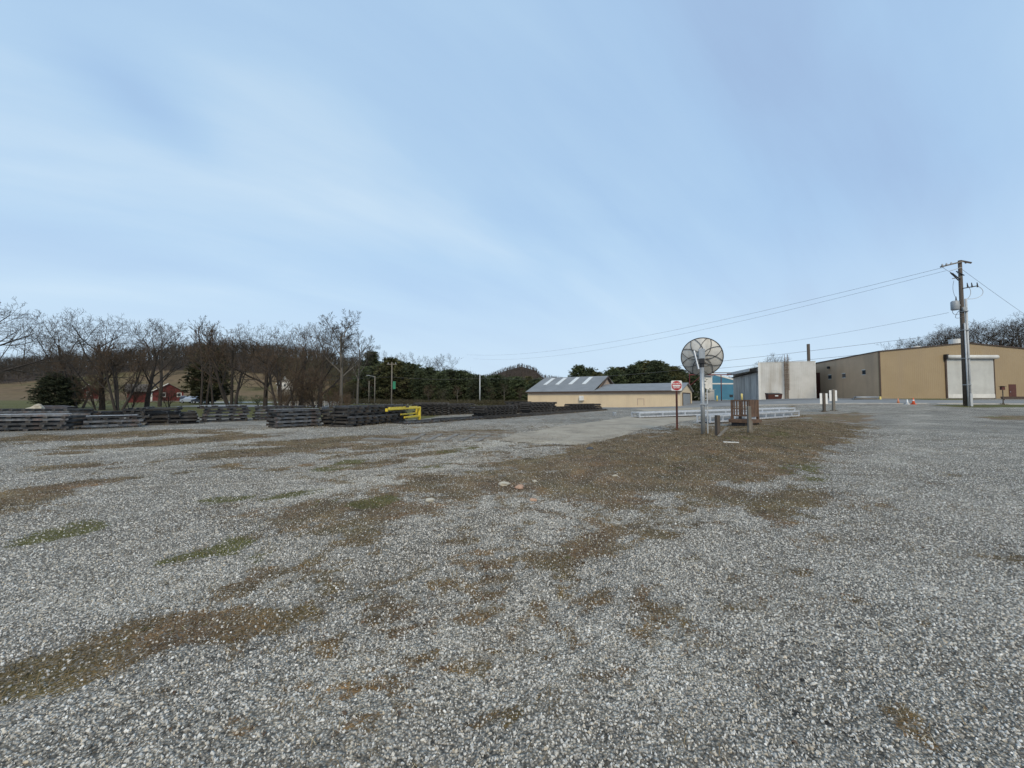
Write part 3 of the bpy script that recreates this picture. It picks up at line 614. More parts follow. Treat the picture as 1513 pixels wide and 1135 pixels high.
# half-buried track section beside the driveway tip
def flatties():
    o = thing('buried_track', 'half buried weathered track section with long rails beside the driveway tip', 'track section', G(640, 650), 0)
    p = o.location
    def lp(px, py, dz=0): q = G(px, py); return Vector((q.x-p.x, q.y-p.y, q.z-p.z+dz))
    for i, (a, b) in enumerate((((575,644.5),(742,648.5)),((600,641.5),(735,643.5)),((560,652),(668,652.5)),((640,638.5),(760,640)))):
        part('rail', MB().bar(lp(*a, .03), lp(*b, .03), .07, .06), plank, o)
    bx = MB(); A = lp(537, 652); B = lp(596, 654.5); bx.bar(A+Vector((0,.25,.02)), B+Vector((0,.25,.02)), .5, .13); part('end_sleeper', bx, plank, o)
    for px in (612, 638, 662, 688, 712): part('tie', MB().bar(lp(px-8, 653, .0), lp(px+14, 642, .0), .2, .08), plank, o)
flatties()
# ------------------------------------------------------------------ yellow barrier
p = Vector((xat(619.5, 27), 27, h(xat(619.5, 27), 27))); o = thing('yellow_barrier', 'bright yellow steel hoop barrier beside the long dark stack', 'barrier', p, R(79))
part('post', MB().bbox(-.1, .06, -.12, .06, 0, .98, .02), yellow, o)
part('post', MB().bbox(-.1, .06, .12, .24, .25, .98, .02), yellow, o)
part('top_rail', MB().bbox(-4.55, .06, -.10, .0, .86, .96, .02), yellow, o); part('top_rail', MB().bbox(-3.9, .06, .14, .24, .94, 1.03, .02), yellow, o)
part('end_plate', MB().bbox(-4.62, -4.553, -.13, .03, .80, .98, .01), yellow, o)
part('low_rail', MB().bbox(-2.35, -.05, -.10, .0, .28, .40, .02), yellow, o); part('low_rail', MB().bbox(-2.35, -.05, .14, .24, .48, .58, .02), yellow, o)
# ------------------------------------------------------------------ satellite dish
p = G(1039, 642); o = thing('satellite_dish', 'large round ribbed satellite dish seen from behind on steel pole', 'satellite dish', p, math.atan2(-p.x, p.y))
Yd = p.y; pxm = Yd/F; top_ = zat(499, Yd)-p.z; Rd = 28.8*pxm; cz = top_-Rd*.98
part('pole', MB().tube([(0,0,-.2),(0,0,cz-.45)], .08, 20), galv, o, True)
part('conduit', MB().tube([(.17,0,-.1),(.17,0,cz-1.35)], .022, 8), pvc, o); part('clamp', MB().bbox(-.11, .2, -.11, .11, 1.2, 1.26, .01), galv, o)
tilt = R(12); Md = Matrix.Translation((0, .35, cz)) @ Matrix.Rotation(tilt, 4, 'X')
def dpt(rr_, a, off=0): return Md @ Vector((rr_*Rd*math.cos(a), .55*rr_**2*Rd*.55-off, rr_*Rd*math.sin(a)))
dm = MB(); nr, na = 12, 64
vs = [dpt(i/nr, 2*math.pi*j/na) for i in range(nr+1) for j in range(na)]; dm.add(vs, [(i*na+j, i*na+(j+1) % na, (i+1)*na+(j+1) % na, (i+1)*na+j) for i in range(nr) for j in range(na)])
n0 = len(dm.v); dm.add([v+Vector((0,.012,0)) for v in vs], [(i*na+j, (i+1)*na+j, (i+1)*na+(j+1) % na, i*na+(j+1) % na) for i in range(nr) for j in range(na)])
part('dish', dm, dishmesh, o, True)
part('rim', MB().tube([dpt(1, 2*math.pi*j/na) for j in range(na+1)], .022, 8), darkrib, o)
for k in range(8):
    a = R(92+45*k); rb = MB()
    for s in (-1, 1):
        rb.tube([dpt(t, a+s*R(17)*(t-.63)/.37, .03) for t in (.63,.75,.88,1)], .012, 5); rb.tube([dpt(t, a+s*R(24)*(.63-t)/.43, .03) for t in (.2,.35,.5,.63)], .012, 5)
    part('rib', rb, darkrib, o)
mb = MB(); mb.bbox(-.12, .12, -.05, .3, cz-.1, cz+.32, .02); part('mount_box', mb, galv, o)
mb = MB(); mb.bbox(-.10, .10, -.12, .12, cz-.28, cz-.08, .02); mb.tube([(0,0,cz-.5),(0,0,cz-.2)], .075, 12); part('pivot', mb, black, o)
part('actuator', MB().tube([(-.28,-.1,cz+.25),(-.12,-.14,cz-.52)], [.03,.035], 10), galv_bright, o)
part('cable', MB().tube([(.15+.09*math.cos(t), -.02, cz-.35+.07*math.sin(t)) for t in np.linspace(0, 6.3, 18)], .008, 5), black, o)
# ------------------------------------------------------------------ do not enter sign
p = G(1000.5, 636); Yd = p.y; px1 = Yd/F
o = thing('do_not_enter_sign', 'red and white do not enter sign on a rusty red post', 'road sign', p, math.atan2(-p.x, p.y)*.6)
zt = zat(562.5, Yd)-p.z; S = 15*px1
pb = MB(); pb.box(-.032, .032, -.012, .006, -.2, zt-.1); pb.box(-.045, -.032, -.02, .02, -.2, zt-.1); pb.box(.032, .045, -.02, .02, -.2, zt-.1); part('post', pb, rustred, o)
pl = MB(); cr = S*.12; pts = []
for cx_, cz_, a0 in ((S/2-cr, S/2-cr, 0), (-S/2+cr, S/2-cr, 90), (-S/2+cr, -S/2+cr, 180), (S/2-cr, -S/2+cr, 270)):
    for a in range(0, 91, 15): pts.append((cx_+cr*math.cos(R(a0+a)), -.022, zt-S/2+cz_+cr*math.sin(R(a0+a))))
pl.slab(pts, (0,-.004,0)); sp = part('sign_plate', pl, signwhite, o)
part('red_disc', MB().slab([(S*.46*math.cos(a), -.0285, zt-S/2+S*.46*math.sin(a)) for a in np.linspace(0, 2*math.pi, 49)[:-1]], (0,-.002,0)), signred, sp)
part('white_bar', MB().box(-S*.36, S*.36, -.0345, -.0325, zt-S/2-S*.075, zt-S/2+S*.075), signwhite, sp)
def text(body, size, loc, rot, m, parent, name='lettering', bold=.0):
    cu = bpy.data.curves.new(name, 'FONT'); cu.body = body; cu.size = size; cu.align_x = 'CENTER'; cu.align_y = 'CENTER'; cu.extrude = .001; cu.offset = bold
    t = bpy.data.objects.new(name+'_tmp', cu); C.objects.link(t); bpy.context.view_layer.update()
    me = bpy.data.meshes.new_from_object(t.evaluated_get(bpy.context.evaluated_depsgraph_get())); bpy.data.objects.remove(t)
    me.materials.clear(); me.materials.append(m); ob = bpy.data.objects.new(name, me); C.objects.link(ob); ob.parent = parent; ob.location = loc; ob.rotation_euler = rot; return ob
text('DO NOT', S*.19, (0, -.034, zt-S/2+S*.21), (R(90),0,0), signwhite, sp, bold=S*.006); text('ENTER', S*.19, (0, -.034, zt-S/2-S*.2), (R(90),0,0), signwhite, sp, bold=S*.006)
# ------------------------------------------------------------------ galvanised frames
def gframe(A, B, ht, wd, nb, label):
    A = Vector(A); B = Vector(B); L_ = (B-A).length; a = math.atan2(B.y-A.y, B.x-A.x)
    o = thing('steel_gangway', label, 'gangway', A, a, 'galvanised frames lying beside the driveway'); dz = (B.z-A.z)
    o.rotation_euler = (0, -math.asin(dz/L_), a)
    for y_ in (0, wd):
        c = MB(); c.box(0, L_, y_, y_+.09, ht-.10, ht); part('top_chord', c, galv_bright, o); c = MB(); c.box(0, L_, y_, y_+.09, .06, .15); part('bottom_chord', c, galv_bright, o)
        for i in range(nb+1):
            x_ = L_*i/nb; x_ = min(max(x_, .05), L_-.05); part('upright', MB().box(x_-.045, x_+.045, y_+.01, y_+.08, .15, ht-.10), galv_bright, o)
    for i in range(nb+1):
        x_ = min(max(L_*i/nb, .05), L_-.05); part('cross_member', MB().box(x_-.04, x_+.04, .09, wd, ht-.09, ht-.03), galv, o)
    part('web_plate', MB().box(.1, L_-.1, wd*.5, wd*.5+.02, .15, ht-.12), galv, o)
    part('timber_skid', MB().box(.3, L_*.4, -.02, wd+.1, -.06, .055), black, o)
    return o
A = G(1050, 626.5); B = G(1182, 616); gframe(A, B, .52, .8, 9, 'long galvanised steel frame nearest the brown crate')
A = G(945, 618); B = Vector((28, 37.5, h(28, 37.5))); gframe(A, B, .46, .9, 8, 'galvanised steel frame behind, reaching out past the sign post')
# ------------------------------------------------------------------ brown crate
p = G(1111, 629); p = Vector((p.x, p.y+.6, h(p.x, p.y+.6)))
o = thing('steel_crate', 'rusty brown slatted steel crate on a low plinth', 'crate', p, R(-56)); o.scale.z = .92; w = .46
part('plinth', MB().bbox(-w-.14, w+.14, -w-.14, w+.14, .20, .40, .02), rust, o); part('base_block', MB().bbox(-w-.04, w+.04, -w-.04, w+.04, -.1, .197, .02), black, o)
for sx in (-1, 1):
    for sy in (-1, 1): part('leg', MB().box(sx*w-.06, sx*w+.06, sy*w-.06, sy*w+.06, .403, .56), rust, o); part('corner_post', MB().box(sx*w-.045, sx*w+.045, sy*w-.045, sy*w+.045, .563, 1.56), rust, o)
for sy in (-1, 1):
    for i in range(6): x_ = -w+.12+i*.138; part('slat', MB().box(x_-.03, x_+.03, sy*w-.02, sy*w+.02, .62, 1.5), rust, o)
    part('top_rail', MB().box(-w+.045, w-.045, sy*w-.035, sy*w+.035, 1.48, 1.56), rust, o); part('bottom_rail', MB().box(-w+.045, w-.045, sy*w-.035, sy*w+.035, .58, .66), rust, o)
part('middle_rail', MB().box(-w+.045, w-.045, -w-.03, -w-.021, .98, 1.05), rust, o)
part('side_panel', MB().box(w-.02, w+.02, -w+.045, w-.045, .55, 1.57), rust, o); part('inner_floor', MB().box(-w+.05, w-.05, -w+.05, w-.05, .6, .64), rust, o)
# posts near the dish
def post(px, yb, yt, r_, m, label, sq=True, cap=None):
    q = G(px, yb); ht = zat(yt, q.y)-q.z; o = thing('timber_post', label, 'post', q, R(random.uniform(-15, 15)))
    b = MB(); b.bbox(-r_, r_, -r_, r_, -.2, ht, .012); part('shaft', b, m, o)
    if cap: part('side_board', MB().box(r_+.002, r_+.05, -.03, .03, ht*.0, ht*.45), m, o)
    return o
post(1060.5, 645, 613.5, .065, poleW, 'dark square timber post right of the dish pole')
post(1107.5, 640, 600.5, .055, greyW, 'grey weathered timber post in front of the crate', cap=1)
q = G(1070, 645); solo('offcut', MB().bar((-.25,0,0),(.25,.1,.28), .09, .04), greyW, 'grey timber offcut leaning in the grass by the dark post', 'timber offcut', q, .3)
q = G(1080, 654); solo('white_scrap', MB().bbox(-.2,.2,-.045,.045,.0,.02,.005), white, 'small white scrap panel lying on the soil', 'scrap', q, -.35)
q = G(908, 614); solo('marker_stone', MB().bbox(-.16,.16,-.1,.1,-.05,.3,.04), galv, 'small upright grey block at the driveway edge', 'block', q, .3)
# white plate markers
for px, yb, yt, zt_, lab in ((1217.5, 608.5, 581, 0, 'Left timber post with two white plates by the gravel road'), (1231.5, 607, 576.5, 0, 'Right timber post with two white plates by the gravel road')):
    q = G(px, yb); k = q.y/F; ht = zat(yt, q.y)-q.z; o = thing('marker_post', lab, 'marker post', q, 0, 'marker posts with white plates')
    part('post', MB().bbox(-1.7*k, 1.7*k, -.12, .06, -.2, ht+(.0 if px < 1220 else .08), .02), poleW if px < 1220 else greyW, o)
    for s in (-1, 1): part('plate', MB().box(s*4.0*k-1.7*k, s*4.0*k+1.7*k, -.02, .0, ht-16*k, ht-.02), signwhite, o)
    part('backing_rail', MB().box(-5.5*k, 5.5*k, .001, .05, ht-9*k, ht-7*k), galv, o)
# cones
def cone(px, yb, ht, m, label, bands=True):
    q = G(px, yb); o = thing('traffic_cone', label, 'traffic cone', q, .3, 'cones at the road edge'); r_ = ht*.22
    part('body', MB().tube([(0,0,.04),(0,0,ht*.5),(0,0,ht)], [r_, r_*.62, r_*.22], 20), m, o, True)
    part('base', MB().bbox(-r_*1.3, r_*1.3, -r_*1.3, r_*1.3, -.02, .045, .01), m, o)
    if bands: part('band', MB().tube([(0,0,ht*.55),(0,0,ht*.72)], [r_*.60, r_*.47], 20), signwhite, o)
cone(1327.5, 603.3, .62, orangePale, 'faded orange traffic cone, leftmost of the three', False); cone(1341, 603.6, .58, signwhite, 'white traffic cone between the two orange ones', False); cone(1350, 603.6, .72, orange, 'bright orange traffic cone, rightmost of the three')
# ------------------------------------------------------------------ utility pole
p = Vector((xat(1427, 40), 40, h(xat(1427, 40), 40))); u = 40/F; o = thing('utility_pole', 'tall brown utility pole with transformer and pale conduits', 'utility pole', p, R(-8))
HT = zat(385, 40)-p.z
def pz(y_): return zat(y_, 40)-p.z
part('pole', MB().tube([(0,0,-.4),(0,0,HT*.5),(0,0,HT)], [.22,.185,.15], 18), poleW, o, True)
part('conduit', MB().tube([(.32,-.1,-.2),(.30,-.1,pz(442))], .10, 14), pvc, o, True); part('conduit', MB().tube([(-.05,-.30,-.2),(-.05,-.27,pz(478))], .065, 12), pvc, o, True)
part('conduit_guard', MB().bbox(.1, .34, -.36, -.2, -.1, 1.3, .03), pvc, o)
for zz in (2.2, 5., 8., 10.): part('strap', MB().tube([(.1,-.06,zz),(.1,-.06,zz+.06)], .34, 16), galv, o)
t = part('transformer', MB().tube([(-.62,0,pz(458)),(-.62,0,pz(457)),(-.62,0,pz(446)),(-.62,0,pz(444.5))], [.28,.33,.33,.25], 20), transf, o, True)
part('bushing', MB().tube([(-.5,0,pz(444.6)),(-.5,0,pz(438))], [.07,.03], 8), black, t); part('bracket', MB().box(-.4, -.1, -.05, .05, pz(452), pz(450)), galv, o)
part('meter', MB().tube([(-.02,-.2,pz(457)),(-.02,-.36,pz(457))], .2, 18), transf, o)
part('crossarm', MB().bar((-1.75,.1,pz(393)),(.1,-.22,pz(387.5)), .11, .13), greyW, o); part('crossarm', MB().bar((0,-.1,pz(386)),(.62,-.5,pz(391.5)), .13, .15), poleW, o)
part('brace', MB().bar((-1.0,.0,pz(400)),(0,-.15,pz(396)), .05, .05), galv, o)
for i, (x_, y_) in enumerate(((-1.7,392.5),(-1.3,391.5),(-.85,390.5),(.5,390))):
    part('insulator', MB().tube([(x_,-.05,pz(y_)),(x_,-.05,pz(y_)+.12),(x_,-.05,pz(y_)+.24)], [.07,.09,.04], 10), transf, o)
for x_, y0, y1 in ((-1.1,403,415),(-.93,404,414),(-.55,401.5,408)):
    b = MB(); b.tube([(x_,-.2,pz(y0)),(x_+.72,-.2,pz(y1))], .05, 8); b.tube([(x_+.1,-.2,pz(y0)-.25),(x_+.1,-.2,pz(y0))], .02, 6); part('cutout', b, black, o)
part('cutout_arm', MB().bar((-.9,-.15,pz(412)),(0,-.15,pz(410)), .07, .07), greyW, o)
b = MB().bar((0,-.2,pz(427)),(1.35,-.2,pz(424)), .09, .09); part('terminal_arm', b, black, o)
for x_ in (.45,.85,1.35): part('terminator', MB().tube([(x_,-.2,pz(426)),(x_-.05,-.2,pz(419))], [.07,.03], 8), black, o)
def arc(pts, n=14):
    pts = [Vector(q_) for q_ in pts]; out = []
    for i in range(n+1):
        t_ = i/n; q_ = [v.copy() for v in pts]
        while len(q_) > 1: q_ = [q_[j].lerp(q_[j+1], t_) for j in range(len(q_)-1)]
        out.append(q_[0])
    return out
part('jumper', MB().tube(arc([(1.3,-.2,pz(424)),(2.4,-.2,pz(432)),(1.6,-.2,pz(446)),(.3,-.1,pz(442))]), .025, 6), pvc, o); part('jumper', MB().tube(arc([(.5,-.2,pz(424)),(1.0,-.2,pz(436)),(.3,-.1,pz(444))]), .025, 6), pvc, o)
part('jumper', MB().tube(arc([(-1.7,0,pz(393)),(-1.3,-.1,pz(400)),(-1.0,-.2,pz(403))]), .015, 5), wireM, o); part('jumper', MB().tube(arc([(-.8,-.2,pz(415)),(-1.1,-.2,pz(430)),(-.5,0,pz(440))]), .015, 5), wireM, o)
part('jumper', MB().tube(arc([(-.9,-.1,pz(456)),(-1.2,-.1,pz(470)),(0,-.2,pz(462))]), .02, 5), wireM, o); part('jumper', MB().tube(arc([(-.3,-.1,pz(458)),(-1.3,-.1,pz(476)),(0,-.2,pz(468))]), .02, 5), wireM, o)
# ------------------------------------------------------------------ wires
def wire(a, b, sag, r_, label, grp='overhead wires'):
    a = Vector(a); b = Vector(b); m_ = (a+b)/2; m_.z -= sag*2
    return solo('power_line', MB().tube([q_-a for q_ in arc([a, m_, b], 40)], r_, 5), wireM, label, 'power line', a, 0, grp)
wire(at(1395,395,40), at(690,524,150), 3.2, .016, 'upper of the two thin wires sweeping left from the utility pole top')
wire(at(1398,400,40), at(700,530,150), 3.4, .014, 'lower of the two thin wires sweeping left from the utility pole top')
wire(at(1402,462,40), at(1075,513,120), .8, .014, 'single wire leaving the pole at transformer height')
wire(at(1700,455,70), at(760,566,120), .7, .035, 'upper of the paired cables passing behind the utility pole')
wire(at(1700,478,70), at(760,570,120), .7, .035, 'lower of the paired cables passing behind the utility pole')
wire(at(1420,397,40), at(1600,520,60), .3, .014, 'guy wire running down right from the utility pole')
wire(at(578,557,88), at(300,560,110), .6, .02, 'wire between the bare trees left of the crossarm pole'); wire(at(578,557,88), at(709,559,90), .4, .022, 'wire from the crossarm pole to the white pole'); wire(at(709,559,90), at(1010,546,70), .8, .022, 'wire from the white pole over the beige building')
# ------------------------------------------------------------------ tan warehouse
Yf = 59.; zb = h(58, 59)-.02; X0 = xat(1301, Yf); X1 = 104.; zc = zat(520, Yf); xr = xat(1432, Yf); zr_ = zat(507.5, Yf); XB = xat(1205.5, 76.); YB = 76.
o = thing('warehouse', 'big tan metal warehouse with roller shutter and low gabled front', 'warehouse', (X0, Yf, zb))
zc -= zb; zr_ -= zb; xr -= X0; W_ = X1-X0; zR = zc+(zr_-zc)*.0
part('front_wall', MB().slab([(0,0,-.6),(W_,0,-.6),(W_,0,zat(517,Yf)-zb-2.2),(xr,0,zr_),(0,0,zc)], (0,.25,0)), tanM, o)
bx = XB-X0; by = YB-Yf
part('side_wall', MB().slab([(0,.25,-.6),(bx,by,-.6),(bx,by,zat(537.5,YB)-zb),(0,.25,zc)], (.25,0,0)), tanS, o)
part('corner_trim', MB().box(-.1, .12, -.06, .0-.003, -.3, zc-.02), brownTrim, o)
rf = MB(); rf.slab([(-.15,-.15,zc),(xr,-.15,zr_),(xr+bx,by+.1,zr_),(bx-.15,by+.1,zat(537.5,YB)-zb)], (0,0,.16)); rf.slab([(xr,-.15,zr_),(W_,-.15,zat(517,Yf)-zb-2.2),(W_+bx,by,zat(517,Yf)-zb-2.2),(xr+bx,by+.1,zr_)], (0,0,.155)); roof = part('roof', rf, brownTrim, o)
for px in (1353, 1413): q = at(px, 514, 66); part('vent', MB().tube([(q.x-X0, 66-Yf, zc), (q.x-X0, 66-Yf, zat(512 if px < 1400 else 501.5, 66)-zb)], .9 if px > 1400 else .6, 20), white, roof)
dx0 = xat(1400, Yf)-X0; dx1 = xat(1469, Yf)-X0; dz0 = .1; dz1 = zat(531, Yf)-zb
d = part('roller_shutter', MB().box(dx0, dx1, -.09, -.003, dz0, dz1), shutter, o)
part('bottom_bar', MB().box(dx0, dx1, -.14, -.093, dz0, dz0+.6), white, d)
part('door_frame', MB().box(dx0-.25, dx0-.003, -.12, -.003, -.2, dz1+.1).box(dx1+.003, dx1+.15, -.12, -.003, -.2, dz1), brownTrim, o)
part('shutter_housing', MB().tube([(dx0-.2,-.35,dz1+.33),(dx1+.3,-.35,dz1+.33)], .3, 18), white, o, True); part('housing_bracket', MB().bbox(dx0-.4, dx0-.05, -.5, -.003, dz1-.02, dz1+.75, .03), black, o)
part('lintel', MB().box(dx0-.04, dx1+.15, -.2, -.005, dz1+.005, dz1+.1), black, o)
ex0 = xat(1491, Yf)-X0; ex1 = xat(1501.5, Yf)-X0; d = part('door', MB().box(ex0, ex1, -.05, -.003, -.1, zat(568, Yf)-zb), brownDoor, o); part('handle', MB().box(ex0+.1, ex0+.2, -.1, -.052, 1.0, 1.12), galv, d)
for px, Ys in ((1279, 62), (1251, 67), (1229, 71)):
    t_ = (Ys-Yf)/by; xx = bx*t_; zz = zat((550, 555, 557)[(1279, 1251, 1229).index(px)], Ys)-zb
    part('wall_window', MB().box(xx-.06, xx+.0, Ys-Yf-.55, Ys-Yf+.55, zz-.35, zz+.35), glass, o); part('window_frame', MB().box(xx-.04, xx-.001, Ys-Yf-.65, Ys-Yf+.65, zz-.45, zz-.352).box(xx-.04, xx-.001, Ys-Yf-.65, Ys-Yf+.65, zz+.352, zz+.45), white, o)
t_ = (71.5-Yf)/by; part('wall_lamp', MB().bbox(bx*t_-.4, bx*t_-.02, 12.2, 12.6, zat(545, 71.5)-zb, zat(541.5, 71.5)-zb, .05), black, o)
part('downpipe', MB().box(bx-.35, bx-.05, by-1.6, by-.4, -.6, 5.1), rustred, o)
# railing and red box right of it
q = G(1482, 598); q.y = 42; q.x = xat(1482, 42); q.z = h(q.x, 42); o = thing('call_box', 'dull red box on a thin post in front of the tan warehouse', 'box', q)
part('post', MB().tube([(0,0,-.2),(0,0,1.6)], .045, 8), poleW, o); part('box', MB().bbox(-.2,.16,-.12,.12,1.62,2.0,.03), rustred, o); part('hood', MB().box(-.24,.2,-.2,.16,2.002,2.04), black, o)
for i, (yb, px0, Yd, lab) in enumerate(((589.3, 1479, 56.5, 'upper'), (595.5, 1480, 50.6, 'lower'))):
    x_ = xat(px0, Yd); z_ = h(x_, Yd); o = thing('low_barrier', lab.capitalize()+' of the dark low rails in front of the tan warehouse', 'barrier', (x_, Yd, z_), 0, 'low rails before the warehouse')
    zz = max(.25, zat(yb, Yd)-z_); part('beam', MB().box(0, 16, -.07, .07, zz-.10, zz+.08), brownTrim, o)
    for k in range(5): part('post', MB().box(.2+k*3.8, .34+k*3.8, -.05, .05, -.2, zz-.102), brownTrim, o)
# pile of pipes left of cones
x_ = xat(1262, 53); z_ = h(x_, 53); o = thing('pipe_pile', 'low pile of grey pipes on the grass beside the tan warehouse', 'pipes', (x_, 53, z_))
for i in range(6): part('pipe', MB().tube([(0+i*.1,.25*(i % 3),.12+.2*(i//3)),(3.1+.1*i,.25*(i % 3),.12+.2*(i//3))], .11, 10), galv if i % 2 else greyW, o, True)
part('end_block', MB().bbox(3.5,3.75,-.1,.1,0,.42,.03), yellowPale, o)
# ------------------------------------------------------------------ pale grey steel building
Ax, Ay = 48.3, 74.; zb = h(Ax, Ay)-.1; ang = math.atan2(-.342, .94); o = thing('steel_building', 'pale grey steel building with caged ladder and sliding doors on its side', 'building', (Ax, Ay, zb), ang)
Hh = zat(536.5, Ay)-zb; Lf = 9.1; Ls = 24.4
part('front_wall', MB().box(0, Lf, 0, .2, -.8, Hh), greyClad, o)
hb = zat(547, 97)-zb; hb = min(hb, Hh-.1)
part('side_wall', MB().slab([(0,.2,-.8),(0,Ls,-.8),(0,Ls,hb-.5),(0,.2,Hh-.9)], (.2,0,0)), greyDark, o)
for k in range(4): d = part('sliding_door', MB().box(-.10, -.003, 1.6+k*5.2, 6.6+k*5.2, -.5, Hh-2.1), greyDark, o); part('door_stile', MB().box(-.13, -.103, 1.6+k*5.2, 1.75+k*5.2, -.5, Hh-2.1), galv, d)
part('door_track', MB().box(-.25, -.005, .4, Ls, Hh-1.75, Hh-1.5), poleW, o)
part('roof', MB().slab([(-1.3,1.4,Hh-1.05),(-1.3,Ls+.6,hb-.5),(Lf/2,Ls+.6,hb+.3),(Lf/2,.6,Hh-.02)], (0,0,.14)).slab([(Lf/2,.6,Hh-.02),(Lf/2,Ls+.6,hb+.3),(Lf,Ls,hb-.3),(Lf,.6,Hh-.5)], (0,0,.13)), roofGrey, o)
part('fascia', MB().slab([(-1.34,1.4,Hh-1.5),(-1.34,Ls+.6,hb-1.0),(-1.34,Ls+.6,hb-.4),(-1.34,1.4,Hh-.92)], (.04,0,0)), greyClad, o)
part('corner_trim', MB().box(-.14, .3, -.03, -.003, -.8, Hh+.03).box(Lf-.12, Lf+.05, -.03, -.003, -.8, Hh+.03), white, o)
part('parapet_cap', MB().box(-.1, Lf+.1, -.06, .26, Hh+.032, Hh+.12), white, o)
lx = 4.45; lb = MB()
for s in (-.25, .25): lb.box(lx+s-.03, lx+s+.03, -.28, -.22, .1, Hh+1.5)
for i in range(26): lb.box(lx-.22, lx+.22, -.27, -.23, .3+i*.33, .34+i*.33)
lad = part('ladder', lb, rust, o); cg = MB()
for i in range(7):
    z_ = 2.3+i*.95; cg.tube([(lx+.42*math.cos(t_), -.25+.62*math.sin(t_), z_) for t_ in np.linspace(0, -math.pi, 9)], .03, 5)
for t_ in (-.5, -1.2, -1.95, -2.65): cg.bar((lx+.42*math.cos(t_), -.25+.62*math.sin(t_), 2.3), (lx+.42*math.cos(t_), -.25+.62*math.sin(t_), Hh+.9), .04)
part('cage', cg, rust, lad); part('stain_strip', MB().box(lx-.28, lx+.28, -.018, -.004, -.3, Hh-.1), mat('rust_stain', (.34,.31,.27), (.27,.235,.2), 2, .7), o)
part('roof_platform', MB().box(lx-.6, lx+.6, -.1, .7, Hh+.13, Hh+.2).bar((lx-.55,.6,Hh+.2),(lx-.3,.3,Hh+1.6), .05).bar((lx+.55,.6,Hh+.2),(lx+.3,.3,Hh+1.6), .05), galv, o)
hx0 = 1.9; part('handrail', MB().bar((hx0,-.5,0),(hx0,-.5,2.2),.04).bar((hx0+.9,-.5,0),(hx0+.9,-.5,2.2),.04).bar((hx0,-.5,2.2),(hx0+.9,-.5,2.2),.04).bar((hx0,-.5,1.4),(hx0+.9,-.5,1.4),.04), galv, o)
solo('chimney', MB().tube([(0,0,0),(0,0,zat(508.5, 84)-1)], .3, 16), poleW, 'tall dark steel chimney pipe standing behind the pale grey building', 'chimney', (xat(1196.5, 84), 84, 1.), smooth=True)
# dumpster
x_ = xat(1143, 68); z_ = zat(596.3, 68); z_ = h(x_, 68); o = thing('dumpster', 'dark brown dumpster with white label before the grey building', 'dumpster', (x_, 68, z_), R(-15))
part('bin', MB().add([(-1,-.6,.1),(1,-.6,.1),(1,.6,.1),(-1,.6,.1),(-1.1,-.8,1.0),(1.1,-.8,1.0),(1.1,.7,1.2),(-1.1,.7,1.2)], [(3,2,1,0),(4,5,6,7),(0,1,5,4),(1,2,6,5),(2,3,7,6),(3,0,4,7)]), brownDoor, o)
part('lid', MB().slab([(-1.14,-.84,1.02),(1.14,-.84,1.02),(1.14,.74,1.22),(-1.14,.74,1.22)], (0,0,.06)), black, o); part('label', MB().slab([(-.05,-.76,.66),(.45,-.76,.66),(.45,-.80,.86),(-.05,-.80,.86)], (0,-.02,0)), signwhite, o)
for s in (-.8, .8): part('skid', MB().box(s-.1, s+.1, -.6, .6, -.05, .098), black, o)
# ------------------------------------------------------------------ beige building
a = math.atan2(-.545, .839); o = thing('beige_building', 'long low beige building with grey roof and four skylights', 'building', (3, 72, 0), a)
E = 2.75; z0 = -.3
part('front_wall', MB().box(0, 26.8, 0, .2, z0, E), beige, o); part('end_wall', MB().slab([(.0,.2,z0),(.0,14.9,z0),(.0,14.9,E),(.0,7.45,5.5),(.0,.2,E)], (.2,0,0)), beige, o)
part('wing_end_wall', MB().slab([(26.6,.2,z0),(26.6,12,z0),(26.6,12,E),(26.6,6,3.85),(26.6,.2,E)], (.2,0,0)), beige, o); part('back_wall', MB().box(.2, 26.6, 11.8, 12, z0, E), beige, o)
part('upper_gable', MB().slab([(12.6,3.2,E+.4),(12.6,11.7,E+.4),(12.6,7.45,5.45)], (.18,0,0)), pinkish, o)
ov = -.35; rm = MB(); rm.slab([(-.3,ov,E-.12),(13.1,ov,E-.12),(13.1,7.45,5.62),(-.3,7.45,5.62)], (0,0,.13)); rm.slab([(-.3,7.45,5.62),(13.1,7.45,5.62),(13.1,15.2,E-.12),(-.3,15.2,E-.12)], (0,0,.128)); roof = part('main_roof', rm, roofGrey, o)
rm = MB(); rm.slab([(13.1,ov,E-.12),(27.1,ov,E-.12),(27.1,6,3.98),(13.1,6,3.98)], (0,0,.13)); rm.slab([(13.1,6,3.98),(27.1,6,3.98),(27.1,12.3,E-.12),(13.1,12.3,E-.12)], (0,0,.128)); part('wing_roof', rm, roofGrey, o)
def onroof(x_, y_): return (x_, y_, E-.12+(y_-ov)/(7.45-ov)*(5.62-E+.12)+.14)
for x_ in (1.6, 4.2, 6.9, 9.6): part('skylight', MB().slab([onroof(x_, 3.2), onroof(x_+.75, 3.2), onroof(x_+.75, 6.9), onroof(x_, 6.9)], (0,0,.05)), sky_light, roof)
part('gutter', MB().box(-.3, 27.1, ov-.14, ov-.003, E-.2, E-.02), brownTrim, o); part('gable_trim', MB().bar((12.9+.25,3.0,E+.55),(13.15,7.45,5.58),.1,.2).bar((13.15,11.9,E+.55),(13.15,7.45,5.58),.1,.2), brownTrim, o)
part('frieze', MB().box(.1, 26.7, -.02, -.003, E-.55, E-.25), pinkish, o)
